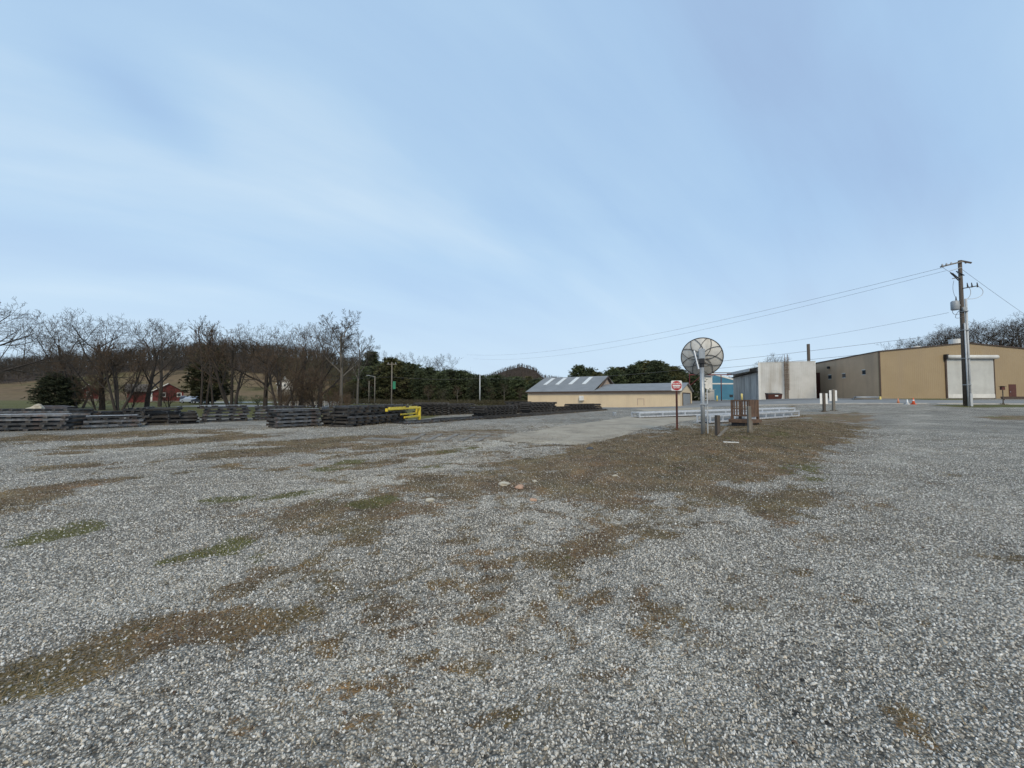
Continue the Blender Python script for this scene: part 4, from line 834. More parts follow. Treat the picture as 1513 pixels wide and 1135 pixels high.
part('vent_box', MB().bbox(10.6, 11.4, -.5, -.003, 1.15, 1.95, .04), white, o); part('hatch_frame', MB().box(20.4,20.5,-.03,-.003,.4,1.5).box(21.4,21.5,-.03,-.003,.4,1.5).box(20.5,21.4,-.03,-.003,1.4,1.5), pinkish, o)
part('end_door', MB().box(26.803, 26.86, 2, 9.5, z0, 2.3), galv, o); part('door_frame', MB().box(26.803, 26.9, 1.8, 1.997, z0, 2.45).box(26.803, 26.9, 9.503, 9.7, z0, 2.45).box(26.803,26.9,2,9.5,2.303,2.45), brownTrim, o)
# ------------------------------------------------------------------ white and blue buildings
Yw = 108.; x0 = xat(1003, Yw); x1 = xat(1052, Yw); zb = .6; o = thing('white_building', 'white metal building with grey roof behind the dish', 'building', (x0, Yw, zb)); w_ = x1-x0; t1 = zat(556, Yw)-zb
part('wall', MB().box(0, w_, 0, 14, -.8, t1), white, o); part('roof', MB().slab([(-.5,-.5,t1),(w_+.4,-.5,t1),(w_+.4,8,zat(547.5,Yw+8)-zb),(-.5,8,zat(547.5,Yw+8)-zb)], (0,0,.2)), roofGrey, o)
part('corner_post', MB().box(-.05, .9, -.08, -.003, -.5, t1-.02), beige, o); part('shed_bay', MB().bbox(3.4, 9, -2.2, -.01, -.8, 3.2, .05), greyClad, o); part('dark_opening', MB().box(1.0, 3.2, -.06, -.003, 3.2, t1-.4), rust, o)
part('fence_rail', MB().box(1.2, 9, -2.9, -2.8, 3.3, 3.4).box(4.4,4.5,-2.9,-2.8,-.5,4.6).box(1.2,1.3,-2.9,-2.8,-.5,4.2), galv, o); part('base_plinth', MB().box(3, 9.3, -3.2, -2.3, -.8, .35), rust, o)
x0 = xat(1052.8, 116); x1 = xat(1100, 116); o = thing('blue_building', 'teal blue metal building with white trim beside the white one', 'building', (x0, 116, .6)); w_ = x1-x0
tl = zat(553.5, 116)-.6; tr = zat(566, 116)-.6
part('wall', MB().slab([(0,0,-.8),(w_,0,-.8),(w_,0,tr),(0,0,tl)], (0,12,0)), blueM, o); zz = zat(566, 116)-.6
part('trim', MB().slab([(0,-.06,tl),(w_,-.06,tr),(w_,-.06,tr+.45),(0,-.06,tl+.45)], (0,.055,0)), white, o); part('trim', MB().box(0, w_, -.06, -.004, zz-.4, zz-.003-.02), white, o); part('trim', MB().box(-.4, -.003, -.06, .2, -.8, tl+.4), white, o); part('base_band', MB().box(0, w_, -.06, -.004, -.8, .35), white, o)
part('window', MB().box(xat(1078,116)-x0, xat(1083,116)-x0, -.05, -.004, 1.2, 2.0), glass, o)
# maroon gantry
Yg = 92.; o = thing('pipe_gantry', 'maroon steel pipe gantry spanning in front of the blue building', 'gantry', (xat(1066, Yg), Yg, h(xat(1066, Yg), Yg)))
bz = zat(554.5, Yg)-o.location.z; xl = xat(1018, Yg)-xat(1066, Yg); xr2 = xat(1086, Yg)-xat(1066, Yg)
part('post', MB().tube([(0,0,-.3),(0,0,bz)], .1, 10), maroon, o); part('beam', MB().box(xl, xr2, -.12, .12, bz, bz+.24), maroon, o); part('pipe', MB().tube([(xl,.25,bz+.6),(xr2,.25,bz+.6)], .1, 8), rust, o); part('post', MB().tube([(xl+.2,0,-.3),(xl+.2,0,bz)], .1, 10), maroon, o)
part('brace', MB().bar((xl+.2,0,bz-2.6),(xl+3.2,0,bz), .1), maroon, o)
for px, yb, ht, Yd, lab in ((1059.5, 594, 1.25, 84, 'pale yellow bollard at the foot of the blue building'), (1096, 590, 1.15, 70, 'pale yellow bollard behind the brown crate')):
    x_ = xat(px, Yd); solo('bollard', MB().tube([(0,0,-.2),(0,0,ht-.08),(0,0,ht)], [.16,.16,.08], 16), yellowPale, lab, 'bollard', (x_, Yd, h(x_, Yd)+(.3 if px > 1090 else 0)), smooth=True, group='yellow bollards')
# ------------------------------------------------------------------ background poles
def bpole(px, top, Yd, r_, m, label, arm=False, lamp=False, sign=False):
    x_ = xat(px, Yd); z_ = h(x_, Yd); ht = zat(top, Yd)-z_; o = thing('power_pole', label, 'pole', (x_, Yd, z_)); part('pole', MB().tube([(0,0,-.3),(0,0,ht)], [r_, r_*.75], 12), m, o, True)
    if arm: part('crossarm', MB().box(-.9, .9, -.08, .08, ht-.5, ht-.34), m, o); part('insulator', MB().tube([(-.7,0,ht-.34),(-.7,0,ht-.1)], .07, 6).tube([(.7,0,ht-.34),(.7,0,ht-.1)], .07, 6), transf, o)
    if lamp: part('lamp_arm', MB().bar((0,0,ht-.1),(-1.2,0,ht+.15), .08), galv, o); part('lamp_head', MB().bbox(-1.7,-1.1,-.12,.12,ht+.1,ht+.22,.03), galv, o)
    if sign: part('sign', MB().box(.25,.95,-.17,-.14,ht-8.2,ht-7.2), mat('sign_green', (.02,.22,.12), (.02,.18,.1), 3, .5), o); part('sign', MB().box(.35,.95,-.2,-.17,ht-7.2-.95,ht-7.2-.55), signwhite, o)
bpole(709, 553, 90, .15, pvc, 'slim pale pole standing alone before the evergreens')
bpole(578.5, 535, 70, .13, greyW, 'brown pole with crossarm and small green sign', arm=True, sign=False)
bpole(553.5, 556, 76, .12, greyW, 'short grey pole with lamp arm left of the crossarm pole', lamp=True)
bpole(545, 563, 80, .10, greyW, 'thin short pole beside the lamp pole')
x_ = xat(580, 69.8); solo('street_sign', MB().bbox(-.02,.5,-.25,-.22,3.2,4.6,.02), mat('sign_green', (.02,.22,.12), (.02,.18,.1), 3, .5), 'small green and white sign fixed on the crossarm pole', 'sign', (x_+.1, 69.8, h(x_, 69.8)))
# ------------------------------------------------------------------ houses on the left
def house(px0, px1, ybase, yeave, yrid, Yd, label, mirror=False, depth=9, wing=None, name='red_house', wall=redM, wname=True):
    x0 = xat(px0, Yd); x1 = xat(px1, Yd); zb = zat(ybase, Yd); th = math.atan2(-x0, Yd); w_ = (x1-x0)*math.cos(th); e = zat(yeave, Yd)-zb; rg = zat(yrid, Yd)-zb
    o = thing(name, label, 'house', (x0, Yd, zb), th); part('front_wall', MB().slab([(0,0,-2),(w_,0,-2),(w_,0,e),(w_/2,0,rg),(0,0,e)], (0,.2,0)), wall, o); part('side_wall', MB().box(0,.2,.2,depth,-2,e).box(w_-.2,w_,.2,depth,-2,e), wall, o)
    s_ = (rg-e)/(w_/2); part('roof', MB().slab([(-.5,-.4,e-.5*s_),(w_/2,-.4,rg),(w_/2,depth,rg),(-.5,depth,e-.5*s_)], (0,0,.14)).slab([(w_/2,-.4,rg),(w_+.5,-.4,e-.5*s_),(w_+.5,depth,e-.5*s_),(w_/2,depth,rg)], (0,0,.139)), shingle, o)
    part('barge_board', MB().slab([(-.5,-.45,e-.5*s_-.1),(w_/2,-.45,rg-.1),(w_/2,-.45,rg+.14),(-.5,-.45,e-.5*s_+.14)], (0,.04,0)), white, o); part('foundation', MB().box(-.02,w_+.02,-.05,-.003,-2,-.05), greyW, o)
    for fx in ((.36, .86) if wname else (.5,)):
        f = part('window', MB().box(w_*fx-.45, w_*fx+.45, -.06, -.003, e*.38, e*.38+1.1), white, o); part('pane', MB().box(w_*fx-.3, w_*fx+.3, -.08, -.062, e*.38+.15, e*.38+.95), glass, f)
    return o, w_, e
o, w_, e = house(224, 273, 592, 578, 566.5, 92, 'red gabled house beside the parked cars')
part('wing_wall', MB().box(-4.2, -.003, .5, 6, -2, e-.2), redM, o); part('wing_roof', MB().slab([(-4.7,-.2,e-.25),(-.4,-.2,e-.25),(-.4,3.2,e+1.6),(-4.7,3.2,e+1.6)], (0,0,.14)), shingle, o); part('corner_board', MB().box(-.2, .12, -.03, -.004, -.3, e-.1), white, o)
house(116, 146, 589, 578, 568, 100, 'small red outbuilding half hidden behind the bare trees', wname=False)
house(409, 432, 575, 566, 556, 130, 'small white house glimpsed through the bare trees', name='white_house', wall=white, wname=False)
# drive by the house
solo('lane', strip('lane', [(-75,88),(-60,87),(-40,86),(-25,85),(-8,84)], [(-80,97),(-62,95.5),(-40,94),(-24,93),(-6,92)], mat('pale_lane', (.36,.35,.33), (.27,.26,.24), .5, .9), .04, 60, 8), None, 'pale gravel lane behind the bare trees', 'lane', kind='structure')
# fence
fx0, fx1 = xat(415, 70), xat(505, 70); o = thing('picket_fence', 'low whitish fence behind the middle stacks', 'fence', (fx0, 70, h(fx0, 70))); L_ = fx1-fx0
for k in range(15): part('post', MB().bbox(k*L_/14-.09, k*L_/14+.09, -.06, .06, -.1, .95, .02), white, o)
part('rail', MB().box(0, L_, .062, .10, .25, .5), white, o); part('rail', MB().box(0, L_, .062, .10, .6, .82), white, o)
# cars
def car(px, Yd, m, label, rz):
    x_ = xat(px, Yd); o = thing('parked_car', label, 'car', (x_, Yd, h(x_, Yd)+.04), rz, 'cars parked beside the red house')
    prof = [(-2.2,.35),(-2.2,.85),(-2.05,.95),(-1.5,1.0),(-1.25,1.42),(-.4,1.55),(.5,1.5),(1.15,1.02),(2.0,.88),(2.2,.7),(2.2,.35)]
    b = MB(); n = len(prof); vs = []
    for y_ in (-.88, -.72, .72, .88):
        for (u_, v_) in prof: vs.append((u_*(1 if abs(y_) > .8 else 1.0), y_ if v_ < 1.05 or abs(y_) < .8 else y_*.84, v_ if abs(y_) < .8 else v_-(.03 if v_ > .5 else 0)))
    fs = [tuple(range(n)), tuple(range(4*n-1, 3*n-1, -1))]+[(r_*n+i, r_*n+(i+1) % n, (r_+1)*n+(i+1) % n, (r_+1)*n+i) for r_ in range(3) for i in range(n)]
    part('body', b.add(vs, fs), m, o)
    part('side_window', MB().slab([(-1.25,-.80,1.05),(.95,-.80,1.05),(.42,-.745,1.42),(-1.1,-.745,1.38)], (0,-.02,0)), glass, o); part('windscreen', MB().slab([(1.10,-.68,1.06),(1.10,.68,1.06),(.55,.62,1.47),(.55,-.62,1.47)], (.03,0,.02)), glass, o)
    for wx in (-1.35, 1.4):
        for wy in (-.9, .72): w = part('wheel', MB().tube([(wx,wy,.32),(wx,wy+.2,.32)], .32, 18), tyre, o); part('rim', MB().tube([(wx,wy-.01 if wy < 0 else wy+.2,.32),(wx,wy+.02 if wy < 0 else wy+.22,.32)], .19, 12), galv, w)
    for y_ in (-.6, .6): part('headlight', MB().bbox(2.15, 2.23, y_-.15, y_+.15, .62, .76, .02), signwhite, o)
car(283, 84, carSil, 'silver car parked nearest the red house', 2.9); car(301, 82, carDark, 'dark blue car parked behind the slender bare trees', 3.0); car(274, 90, carDark, 'dark car half hidden at the corner of the red house', 2.2)
for i, (px, lab) in enumerate(((353, 'left dark round shrub on the lane edge'), (384, 'right dark round shrub on the lane edge'))): tree('low', px, 62, 583, lab, 'dark shrubs by the lane', name='shrub', wide=1.3, m=needle)
# boulder and tarp pile
def blob(seed, rx, ry, rz_, m, n=3, rough_=.18):
    import bmesh
    bm = bmesh.new(); bmesh.ops.create_icosphere(bm, subdivisions=n, radius=1); r_ = random.Random(seed); ph = [(r_.uniform(1, 4), r_.uniform(0, 6)) for _ in range(6)]
    for v in bm.verts:
        c = v.co; k = 1+rough_*(math.sin(c.x*ph[0][0]+ph[0][1])*math.cos(c.y*ph[1][0]+ph[1][1])+.6*math.sin(c.z*ph[2][0]*2+c.x*3+ph[2][1])+.3*math.sin(c.y*9+c.x*7+ph[3][1])); v.co = Vector((c.x*rx*k, c.y*ry*k, c.z*rz_*k))
    me = bpy.data.meshes.new('rock'); bm.to_mesh(me); bm.free(); me.materials.append(m); return me
x_ = xat(54, 30); solo('boulder', blob(3, .62, .5, .62, rockM), None, 'pale rounded boulder behind the leftmost stacks', 'boulder', (x_, 30, h(x_, 30)+.45))
x_ = xat(83, 31); o = thing('covered_pile', 'long low pile under a dark tarp right of the boulder', 'covered pile', (x_, 31, h(x_, 31)), .1)
vs = []; 
for i in range(9):
    for j in range(13): a_ = math.pi*j/12; vs.append((-1.25+2.5*i/8+(.04*math.sin(j*3)), .7*math.cos(a_), .95*min(1, math.sin(a_)*1.25)*(1-.05*math.sin(i*2.1))*(.86 if i in (0, 8) else 1)))
part('tarp', MB().add(vs, [(i*13+j, i*13+j+1, (i+1)*13+j+1, (i+1)*13+j) for i in range(8) for j in range(12)]+[tuple(range(13)), tuple(range(8*13+12, 8*13-1, -1))]), tarp, o, True)
part('weight', MB().bbox(.5,.75,-.85,-.6,.25,.45,.03), rockM, o)
for i, (px, py, s_, m, lab) in enumerate(((745,717,.11,rockW,'flat buff rock on the gravel hump'),(768,722,.10,rockO,'orange rock beside the flat buff one'),(788,740,.07,rockO,'small reddish rock below the orange one'),(635,741,.08,rockW,'buff rock left of the gravel hump'),(872,664,.12,darkrib,'dark stone on the driveway edge soil'),(790,712,.06,rockW,'white pebble right of the orange rock'),(908,704,.06,rockW,'lone white stone on the brown bank'))):
    q = G(px, py); solo('rock', blob(10+i, s_, s_*.75, s_*.45, m, 2), None, lab, 'rock', (q.x, q.y, q.z+s_*.2), i, 'loose rocks on the gravel')
# tyre-black clump
# ------------------------------------------------------------------ loose gravel, dry grass, litter near the camera
def near_pts(n, y0, y1, wx=1.42, pad=1.2, power=1.0, seed=0):
    r = np.random.RandomState(seed); y = y0+(y1-y0)*r.rand(n)**power; x = (r.rand(n)*2-1)*(wx*y+pad); return x, y, r
def fnoise(x, y, seed):   # patchy 0..1 field
    return .5+.5*(.5*wob(x, y, 2.2, seed)+.35*wob(x, y, 6, seed+1)+.35*wob(x, y, 15, seed+2))*1.6
def stones_gn():
    xs = np.arange(-30, 30.01, .12); ys = np.arange(.9, 24, .12); gx, gy = np.meshgrid(xs, ys); gz = H(gx, gy)+.002
    me = gridmesh('gravel_stones', gx, gy, gz, None); s_, m_, l_ = masks(gx, gy, gz)
    inside = (np.abs(gx) < 1.42*gy+1.3); dist = np.hypot(gx, gy)
    den = np.where(inside, 1, 0)*(1-.80*np.clip(s_*1.2, 0, 1))*(1-.8*np.clip(m_*1.2, 0, 1))*np.interp(dist, [1.5,3.5,6,10,16,26,28], [5400,3900,2400,800,200,50,0])
    setattrs(me, dens=den, far=np.interp(dist, [1.5,6,14,26], [.82,.98,1.3,1.8]))
    sm_ = bpy.data.materials.new('loose_stone'); nt, b = nodes(sm_); N = nt.nodes; L = nt.links
    a = N.new('ShaderNodeAttribute'); a.attribute_type = 'INSTANCER'; a.attribute_name = 'rnd'
    cr = N.new('ShaderNodeValToRGB'); e = cr.color_ramp.elements
    els = [(0, (.09,.083,.073)), (.2, (.24,.226,.20)), (.45, (.49,.47,.435)), (.78, (.62,.605,.57)), (.88, (.48,.41,.31)), (.95, (.68,.66,.62)), (1, (.78,.76,.72))]
    while len(e) < len(els): e.new(.5)
    for k_, (p_, c_) in enumerate(els): e[k_].position = p_; e[k_].color = (*c_, 1)
    L.new(a.outputs['Fac'], cr.inputs[0])
    no = N.new('ShaderNodeTexNoise'); no.inputs['Scale'].default_value = 60; g_ = N.new('ShaderNodeNewGeometry'); L.new(g_.outputs['Position'], no.inputs['Vector'])
    mr = N.new('ShaderNodeMapRange'); mr.inputs['To Min'].default_value = .65; mr.inputs['To Max'].default_value = 1.3; L.new(no.outputs['Fac'], mr.inputs[0])
    mx = N.new('ShaderNodeMixRGB'); mx.blend_type = 'MULTIPLY'; mx.inputs[0].default_value = 1; L.new(cr.outputs[0], mx.inputs[1]); L.new(mr.outputs[0], mx.inputs[2]); L.new(mx.outputs[0], b.inputs['Base Color']); b.inputs['Roughness'].default_value = .75; b.inputs['Specular IOR Level'].default_value = .35
    me.materials.append(sm_); o = solo('gravel_stones', me, None, 'loose grey stones scattered over the near gravel', 'gravel', kind='stuff')
    ng = bpy.data.node_groups.new('scatter', 'GeometryNodeTree'); ng.interface.new_socket('Geometry', in_out='INPUT', socket_type='NodeSocketGeometry'); ng.interface.new_socket('Geometry', in_out='OUTPUT', socket_type='NodeSocketGeometry')
    N = ng.nodes; L = ng.links; gi = N.new('NodeGroupInput'); go = N.new('NodeGroupOutput')
    at_ = N.new('GeometryNodeInputNamedAttribute'); at_.data_type = 'FLOAT'; at_.inputs['Name'].default_value = 'dens'
    fa = N.new('GeometryNodeInputNamedAttribute'); fa.data_type = 'FLOAT'; fa.inputs['Name'].default_value = 'far'
    dp = N.new('GeometryNodeDistributePointsOnFaces'); L.new(gi.outputs[0], dp.inputs['Mesh']); L.new(at_.outputs['Attribute'], dp.inputs['Density'])
    ic = N.new('GeometryNodeMeshIcoSphere'); ic.inputs['Radius'].default_value = 1.; ic.inputs['Subdivisions'].default_value = 2
    sp = N.new('GeometryNodeSetPosition'); L.new(ic.outputs[0], sp.inputs['Geometry'])
    nz = N.new('ShaderNodeTexNoise'); nz.inputs['Scale'].default_value = .8; nz.inputs['Detail'].default_value = 1
    sb = N.new('ShaderNodeVectorMath'); sb.operation = 'SUBTRACT'; sb.inputs[1].default_value = (.5,.5,.5); L.new(nz.outputs['Color'], sb.inputs[0])
    sc = N.new('ShaderNodeVectorMath'); sc.operation = 'SCALE'; sc.inputs['Scale'].default_value = 1.5; L.new(sb.outputs[0], sc.inputs[0]); L.new(sc.outputs[0], sp.inputs['Offset'])
    smt = N.new('GeometryNodeSetMaterial'); smt.inputs['Material'].default_value = sm_; L.new(sp.outputs[0], smt.inputs['Geometry'])
    ip = N.new('GeometryNodeInstanceOnPoints'); L.new(dp.outputs['Points'], ip.inputs['Points']); L.new(smt.outputs[0], ip.inputs['Instance'])
    rv = N.new('FunctionNodeRandomValue'); rv.data_type = 'FLOAT_VECTOR'; rv.inputs[1].default_value = (6.28,6.28,6.28); L.new(rv.outputs[0], ip.inputs['Rotation'])
    r1 = N.new('FunctionNodeRandomValue'); r1.data_type = 'FLOAT'; r1.inputs[2].default_value = 0; r1.inputs[3].default_value = 1; r1.inputs['Seed'].default_value = 4
    pw = N.new('ShaderNodeMath'); pw.operation = 'POWER'; pw.inputs[1].default_value = 3.; L.new(r1.outputs[1], pw.inputs[0])
    mr = N.new('ShaderNodeMapRange'); mr.inputs['To Min'].default_value = .0042; mr.inputs['To Max'].default_value = .0110; L.new(pw.outputs[0], mr.inputs[0])
    mf = N.new('ShaderNodeMath'); mf.operation = 'MULTIPLY'; L.new(mr.outputs[0], mf.inputs[0]); L.new(fa.outputs['Attribute'], mf.inputs[1])
    rs = N.new('FunctionNodeRandomValue'); rs.data_type = 'FLOAT_VECTOR'; rs.inputs[0].default_value = (.7,.6,.45); rs.inputs[1].default_value = (1.45,1.1,.85); rs.inputs['Seed'].default_value = 9
    vs_ = N.new('ShaderNodeVectorMath'); vs_.operation = 'SCALE'; L.new(rs.outputs[0], vs_.inputs[0]); L.new(mf.outputs[0], vs_.inputs['Scale']); L.new(vs_.outputs[0], ip.inputs['Scale'])
    st = N.new('GeometryNodeStoreNamedAttribute'); st.data_type = 'FLOAT'; st.domain = 'INSTANCE'; st.inputs['Name'].default_value = 'rnd'
    r2 = N.new('FunctionNodeRandomValue'); r2.data_type = 'FLOAT'; r2.inputs['Seed'].default_value = 21; L.new(ip.outputs[0], st.inputs['Geometry']); L.new(r2.outputs[1], st.inputs['Value']); L.new(st.outputs[0], go.inputs[0])
    md = o.modifiers.new('scatter', 'NODES'); md.node_group = ng
stones_gn()
def blades(name, n, y1, test, lens, wid, m, label, cat, seed, lift=.45, power=.75):
    x, y, r = near_pts(n, 1.3, y1, seed=seed, power=power); z = H(x, y); s_, m_, l_ = masks(x, y, z); keep = r.rand(n) < test(s_, m_, x, y); x, y, z = x[keep], y[keep], z[keep]; n = len(x)
    az = r.rand(n)*6.28; el = r.rand(n)**1.5*lift*2.2; L = lens*(.5+r.rand(n)); d = np.stack([np.cos(az)*np.cos(el), np.sin(az)*np.cos(el), np.sin(el)], -1)*L[:,None]
    sd = np.stack([-np.sin(az), np.cos(az), np.zeros(n)], -1)*(wid*(.6+.8*r.rand(n))*np.interp(y, [2,14], [1,2.6]))[:,None]; p0 = np.stack([x, y, z+.004], -1); mid = p0+d*.5+np.array([0,0,.006])
    V = np.stack([p0-sd, p0+sd, mid+sd*.8, p0+d, mid-sd*.8], 1).reshape(-1, 3)
    i = np.arange(n)*5; Fc = np.concatenate([np.stack([i, i+1, i+2], 1), np.stack([i, i+2, i+4], 1), np.stack([i+4, i+2, i+3], 1)])
    solo(name, npmesh(name, V, Fc, m), None, label, cat, kind='stuff')
straw = mat('dry_grass', (.27,.205,.115), (.055,.040,.022), 1.6, .9); strawP = mat('pale_straw', (.58,.50,.36), (.32,.26,.17), 7, .9); greenB = mat('green_grass', (.19,.18,.045), (.055,.055,.016), 2.5, .85); leafB = mat('dead_leaf', (.20,.125,.075), (.045,.028,.018), 14, .9)
blades('dry_grass', 620000, 22, lambda s, m, x, y: s, .042, .0018, straw, 'dead brown grass matted over the soil patches', 'dry grass', 1)
blades('pale_straw', 90000, 24, lambda s, m, x, y: .8*s*sm(.42, .62, fbm(x, y, 1.1, 4, .7, 71)), .04, .0022, strawP, 'pale straw strewn on the soil patches', 'straw', 2, .25)
blades('green_grass', 300000, 22, lambda s, m, x, y: m, .036, .002, greenB, 'short green grass and moss in the mossy patches', 'grass', 3)
blades('leaf_litter', 70000, 26, lambda s, m, x, y: .6*s*(x > -2), .022, .009, leafB, 'brown dead leaves lying on the bank', 'leaves', 4, .15)
# weeds round the feet of posts and stacks
def weeds():
    r = np.random.RandomState(77); P = []; bpy.context.view_layer.update()
    for o in list(C.objects):
        if o.parent or o.get('kind'): continue
        n_ = o.name.split('.')[0]; l = o.location
        if n_ in ('satellite_dish','do_not_enter_sign','timber_post','marker_post','utility_pole','yellow_barrier','call_box'):
            k = 110; a = r.rand(k)*6.28; q = .06+.34*r.rand(k)**1.4; P.append(np.stack([l.x+q*np.cos(a), l.y+q*np.sin(a)], 1))
        elif n_ == 'steel_crate': k = 160; a = r.rand(k)*6.28; q = .62+.25*r.rand(k); P.append(np.stack([l.x+q*np.cos(a), l.y+q*np.sin(a)], 1))
        elif n_ in ('track_section','steel_gangway') and abs(l.z-h(l.x, l.y)) < .06:
            L_ = 5. if n_ == 'track_section' else 15.; k = int(L_*36); t = (r.rand(k)-.5)*L_ if n_ == 'track_section' else r.rand(k)*L_; sd = r.choice([-1,1], k)*(.72+.22*r.rand(k)) if n_ == 'track_section' else -.12*r.rand(k)
            c_, s_ = math.cos(o.rotation_euler.z), math.sin(o.rotation_euler.z); P.append(np.stack([l.x+t*c_-sd*s_, l.y+t*s_+sd*c_], 1))
    P = np.concatenate(P); n = len(P); z = H(P[:,0], P[:,1]); az = r.rand(n)*6.28; el = .9+.6*r.rand(n); L_ = .06+.20*r.rand(n)**2; L_[P[:,1] < 17.5] *= .8
    b = np.stack([P[:,0], P[:,1], z-.01], 1); d = np.stack([np.cos(az)*np.cos(el), np.sin(az)*np.cos(el), np.sin(el)], 1)*L_[:,None]; s_ = np.stack([-np.sin(az), np.cos(az), 0*az], 1)*(.004+.00025*P[:,1])[:,None]
    V = np.stack([b-s_, b+s_, b+d], 1).reshape(-1, 3); solo('weeds', npmesh('weeds', V, np.arange(len(V)).reshape(-1, 3), straw), None, 'thin dry weeds round the feet of the posts and stacks', 'weeds', kind='stuff')
weeds()
# ------------------------------------------------------------------ sky, sun, camera
w = bpy.data.worlds.new('World'); bpy.context.scene.world = w; w.use_nodes = True; nt = w.node_tree; N = nt.nodes; L = nt.links; N.clear()
SUN_EL, SUN_AZ = 38, 174      # azimuth clockwise from +Y
sk = N.new('ShaderNodeTexSky'); sk.sky_type = 'NISHITA'; sk.sun_disc = False; sk.sun_elevation = R(SUN_EL); sk.sun_rotation = R(SUN_AZ); sk.air_density = 1.; sk.dust_density = 2.; sk.ozone_density = 1.5
tc = N.new('ShaderNodeTexCoord'); sx = N.new('ShaderNodeSeparateXYZ'); L.new(tc.outputs['Generated'], sx.inputs[0])
zc_ = N.new('ShaderNodeMath'); zc_.operation = 'MAXIMUM'; zc_.inputs[1].default_value = 0.; L.new(sx.outputs[2], zc_.inputs[0]); za = N.new('ShaderNodeMath'); za.operation = 'ADD'; za.inputs[1].default_value = .38; L.new(zc_.outputs[0], za.inputs[0])
dv = N.new('ShaderNodeVectorMath'); dv.operation = 'DIVIDE'; cm = N.new('ShaderNodeCombineXYZ'); [L.new(za.outputs[0], cm.inputs[i]) for i in range(3)]; L.new(tc.outputs['Generated'], dv.inputs[0]); L.new(cm.outputs[0], dv.inputs[1])
def skynoise(rot, scl, s_, d_, ro=.5, dist=0.):
    m0 = N.new('ShaderNodeMapping'); m0.inputs['Rotation'].default_value = (0,0,R(rot)); L.new(dv.outputs[0], m0.inputs[0])
    mp = N.new('ShaderNodeMapping'); mp.inputs['Scale'].default_value = scl; L.new(m0.outputs[0], mp.inputs[0])
    n = N.new('ShaderNodeTexNoise'); n.inputs['Scale'].default_value = s_; n.inputs['Detail'].default_value = d_; n.inputs['Roughness'].default_value = ro; n.inputs['Distortion'].default_value = dist; L.new(mp.outputs[0], n.inputs['Vector']); return n.outputs['Fac']
n1 = skynoise(-44, (.32,1.0,0), 1.5, 4, .45, .4); n2 = skynoise(-36, (.35,1.3,0), 4.2, 6, .55, .3)
mxn = N.new('ShaderNodeMath'); mxn.operation = 'MULTIPLY_ADD'; mxn.inputs[1].default_value = .3; L.new(n2, mxn.inputs[0]); 
m7 = N.new('ShaderNodeMath'); m7.operation = 'MULTIPLY'; m7.inputs[1].default_value = .7; L.new(n1, m7.inputs[0]); L.new(m7.outputs[0], mxn.inputs[2])
def mth(op, a, b=None, c=None):
    n = N.new('ShaderNodeMath'); n.operation = op
    for i, v in enumerate((a, b, c)):
        if v is None: continue
        if hasattr(v, 'is_linked'): L.new(v, n.inputs[i])
        else: n.inputs[i].default_value = v
    return n.outputs[0]
sp2 = N.new('ShaderNodeSeparateXYZ'); L.new(dv.outputs[0], sp2.inputs[0]); wq = mth('MULTIPLY', mth('SUBTRACT', n1, .5), .55)
def band(cx_, ang_, wd_, amp):
    q = mth('ADD', mth('ADD', mth('MULTIPLY', sp2.outputs[0], -math.sin(R(ang_))), mth('MULTIPLY', sp2.outputs[1], math.cos(R(ang_)))), wq)
    q = mth('DIVIDE', mth('SUBTRACT', q, cx_), wd_); return mth('MULTIPLY', mth('EXPONENT', mth('MULTIPLY', mth('MULTIPLY', q, q), -1.)), amp)
def spot(x_, y_, rx_, ry_, amp):
    a_ = mth('DIVIDE', mth('ADD', mth('SUBTRACT', sp2.outputs[0], x_), wq), rx_); b_ = mth('DIVIDE', mth('SUBTRACT', sp2.outputs[1], y_), ry_)
    return mth('MULTIPLY', mth('EXPONENT', mth('MULTIPLY', mth('ADD', mth('MULTIPLY', a_, a_), mth('MULTIPLY', b_, b_)), -1.)), amp)
fsum = mth('ADD', mth('ADD', mth('MULTIPLY_ADD', mxn.outputs[0], .75, .10), band(1.10, 31, .17, .105)), mth('ADD', band(1.55, 22, .10, .07), mth('ADD', spot(-.66, .70, .08, .13, -.13), spot(-.8, 1.1, .5, .3, .06))))
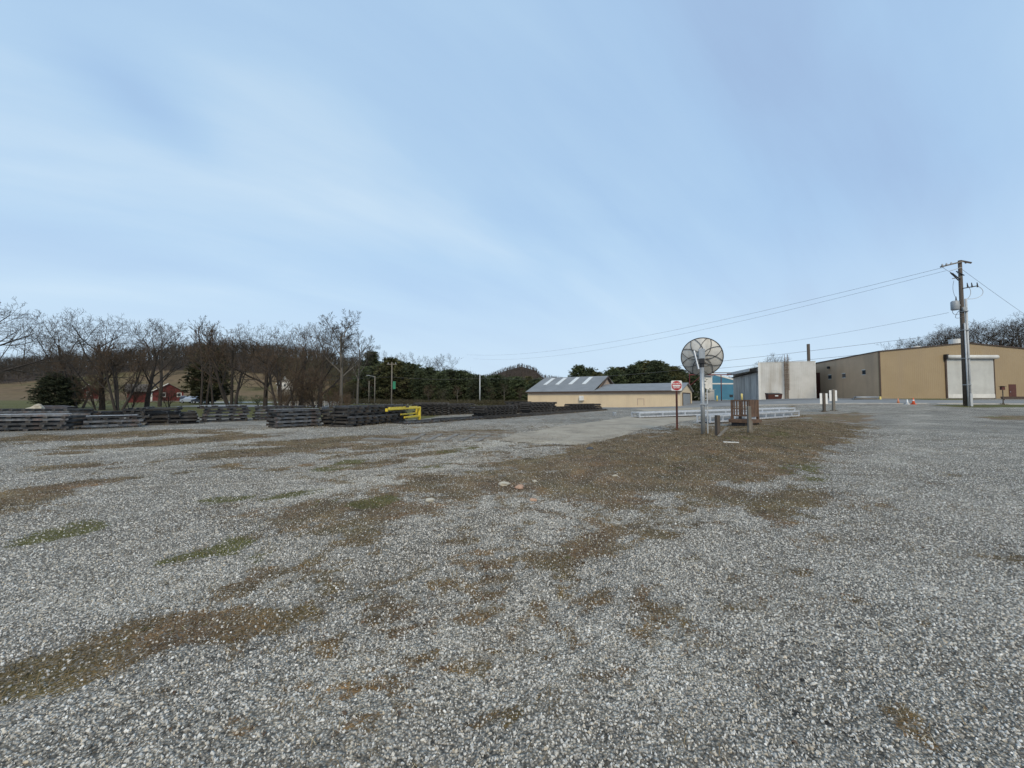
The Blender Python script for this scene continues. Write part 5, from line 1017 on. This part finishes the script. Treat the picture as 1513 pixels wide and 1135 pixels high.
cr = N.new('ShaderNodeValToRGB'); e = cr.color_ramp.elements; els = [(.32, (3.1,4.3,6.35)), (.44, (3.6,5.25,7.35)), (.54, (4.1,5.8,7.65)), (.68, (5.5,6.9,8.1))]
while len(e) < len(els): e.new(.5)
for k, (p_, c_) in enumerate(els): e[k].position = p_; e[k].color = (*c_, 1)
L.new(fsum, cr.inputs[0])
mix = N.new('ShaderNodeMixRGB'); mix.inputs[0].default_value = .82; L.new(sk.outputs[0], mix.inputs[1]); L.new(cr.outputs[0], mix.inputs[2])
hz = N.new('ShaderNodeMapRange'); hz.interpolation_type = 'SMOOTHSTEP'; hz.inputs['From Min'].default_value = 0.; hz.inputs['From Max'].default_value = .42; hz.inputs['To Min'].default_value = .75; hz.inputs['To Max'].default_value = 0.; L.new(sx.outputs[2], hz.inputs[0])
mh = N.new('ShaderNodeMixRGB'); mh.inputs[2].default_value = (5.2,6.4,7.5,1); L.new(hz.outputs[0], mh.inputs[0]); L.new(mix.outputs[0], mh.inputs[1]); mix = mh
bg = N.new('ShaderNodeBackground'); bg.inputs['Strength'].default_value = .09; L.new(mix.outputs[0], bg.inputs[0]); wo = N.new('ShaderNodeOutputWorld'); L.new(bg.outputs[0], wo.inputs[0])
sl = bpy.data.lights.new('sun', 'SUN'); sl.energy = 1.5; sl.angle = R(18); sl.color = (1, .85, .60); so_ = bpy.data.objects.new('sun', sl); C.objects.link(so_)
az = R(SUN_AZ); d = Vector((math.sin(az)*math.cos(R(SUN_EL)), math.cos(az)*math.cos(R(SUN_EL)), math.sin(R(SUN_EL)))); so_.rotation_euler = d.to_track_quat('Z', 'Y').to_euler()
cd = bpy.data.cameras.new('camera'); cd.sensor_width = 36; cd.lens = F/1513*36; cd.clip_end = 3000; cd.clip_start = .05; co = bpy.data.objects.new('camera', cd); C.objects.link(co); co.location = (0,0,CAMH); co.rotation_euler = (R(90)+PITCH, 0, 0)
sc = bpy.context.scene; sc.camera = co; sc.view_settings.view_transform = 'Standard'; sc.view_settings.look = 'None'; sc.view_settings.exposure = .5; sc.view_settings.gamma = 1
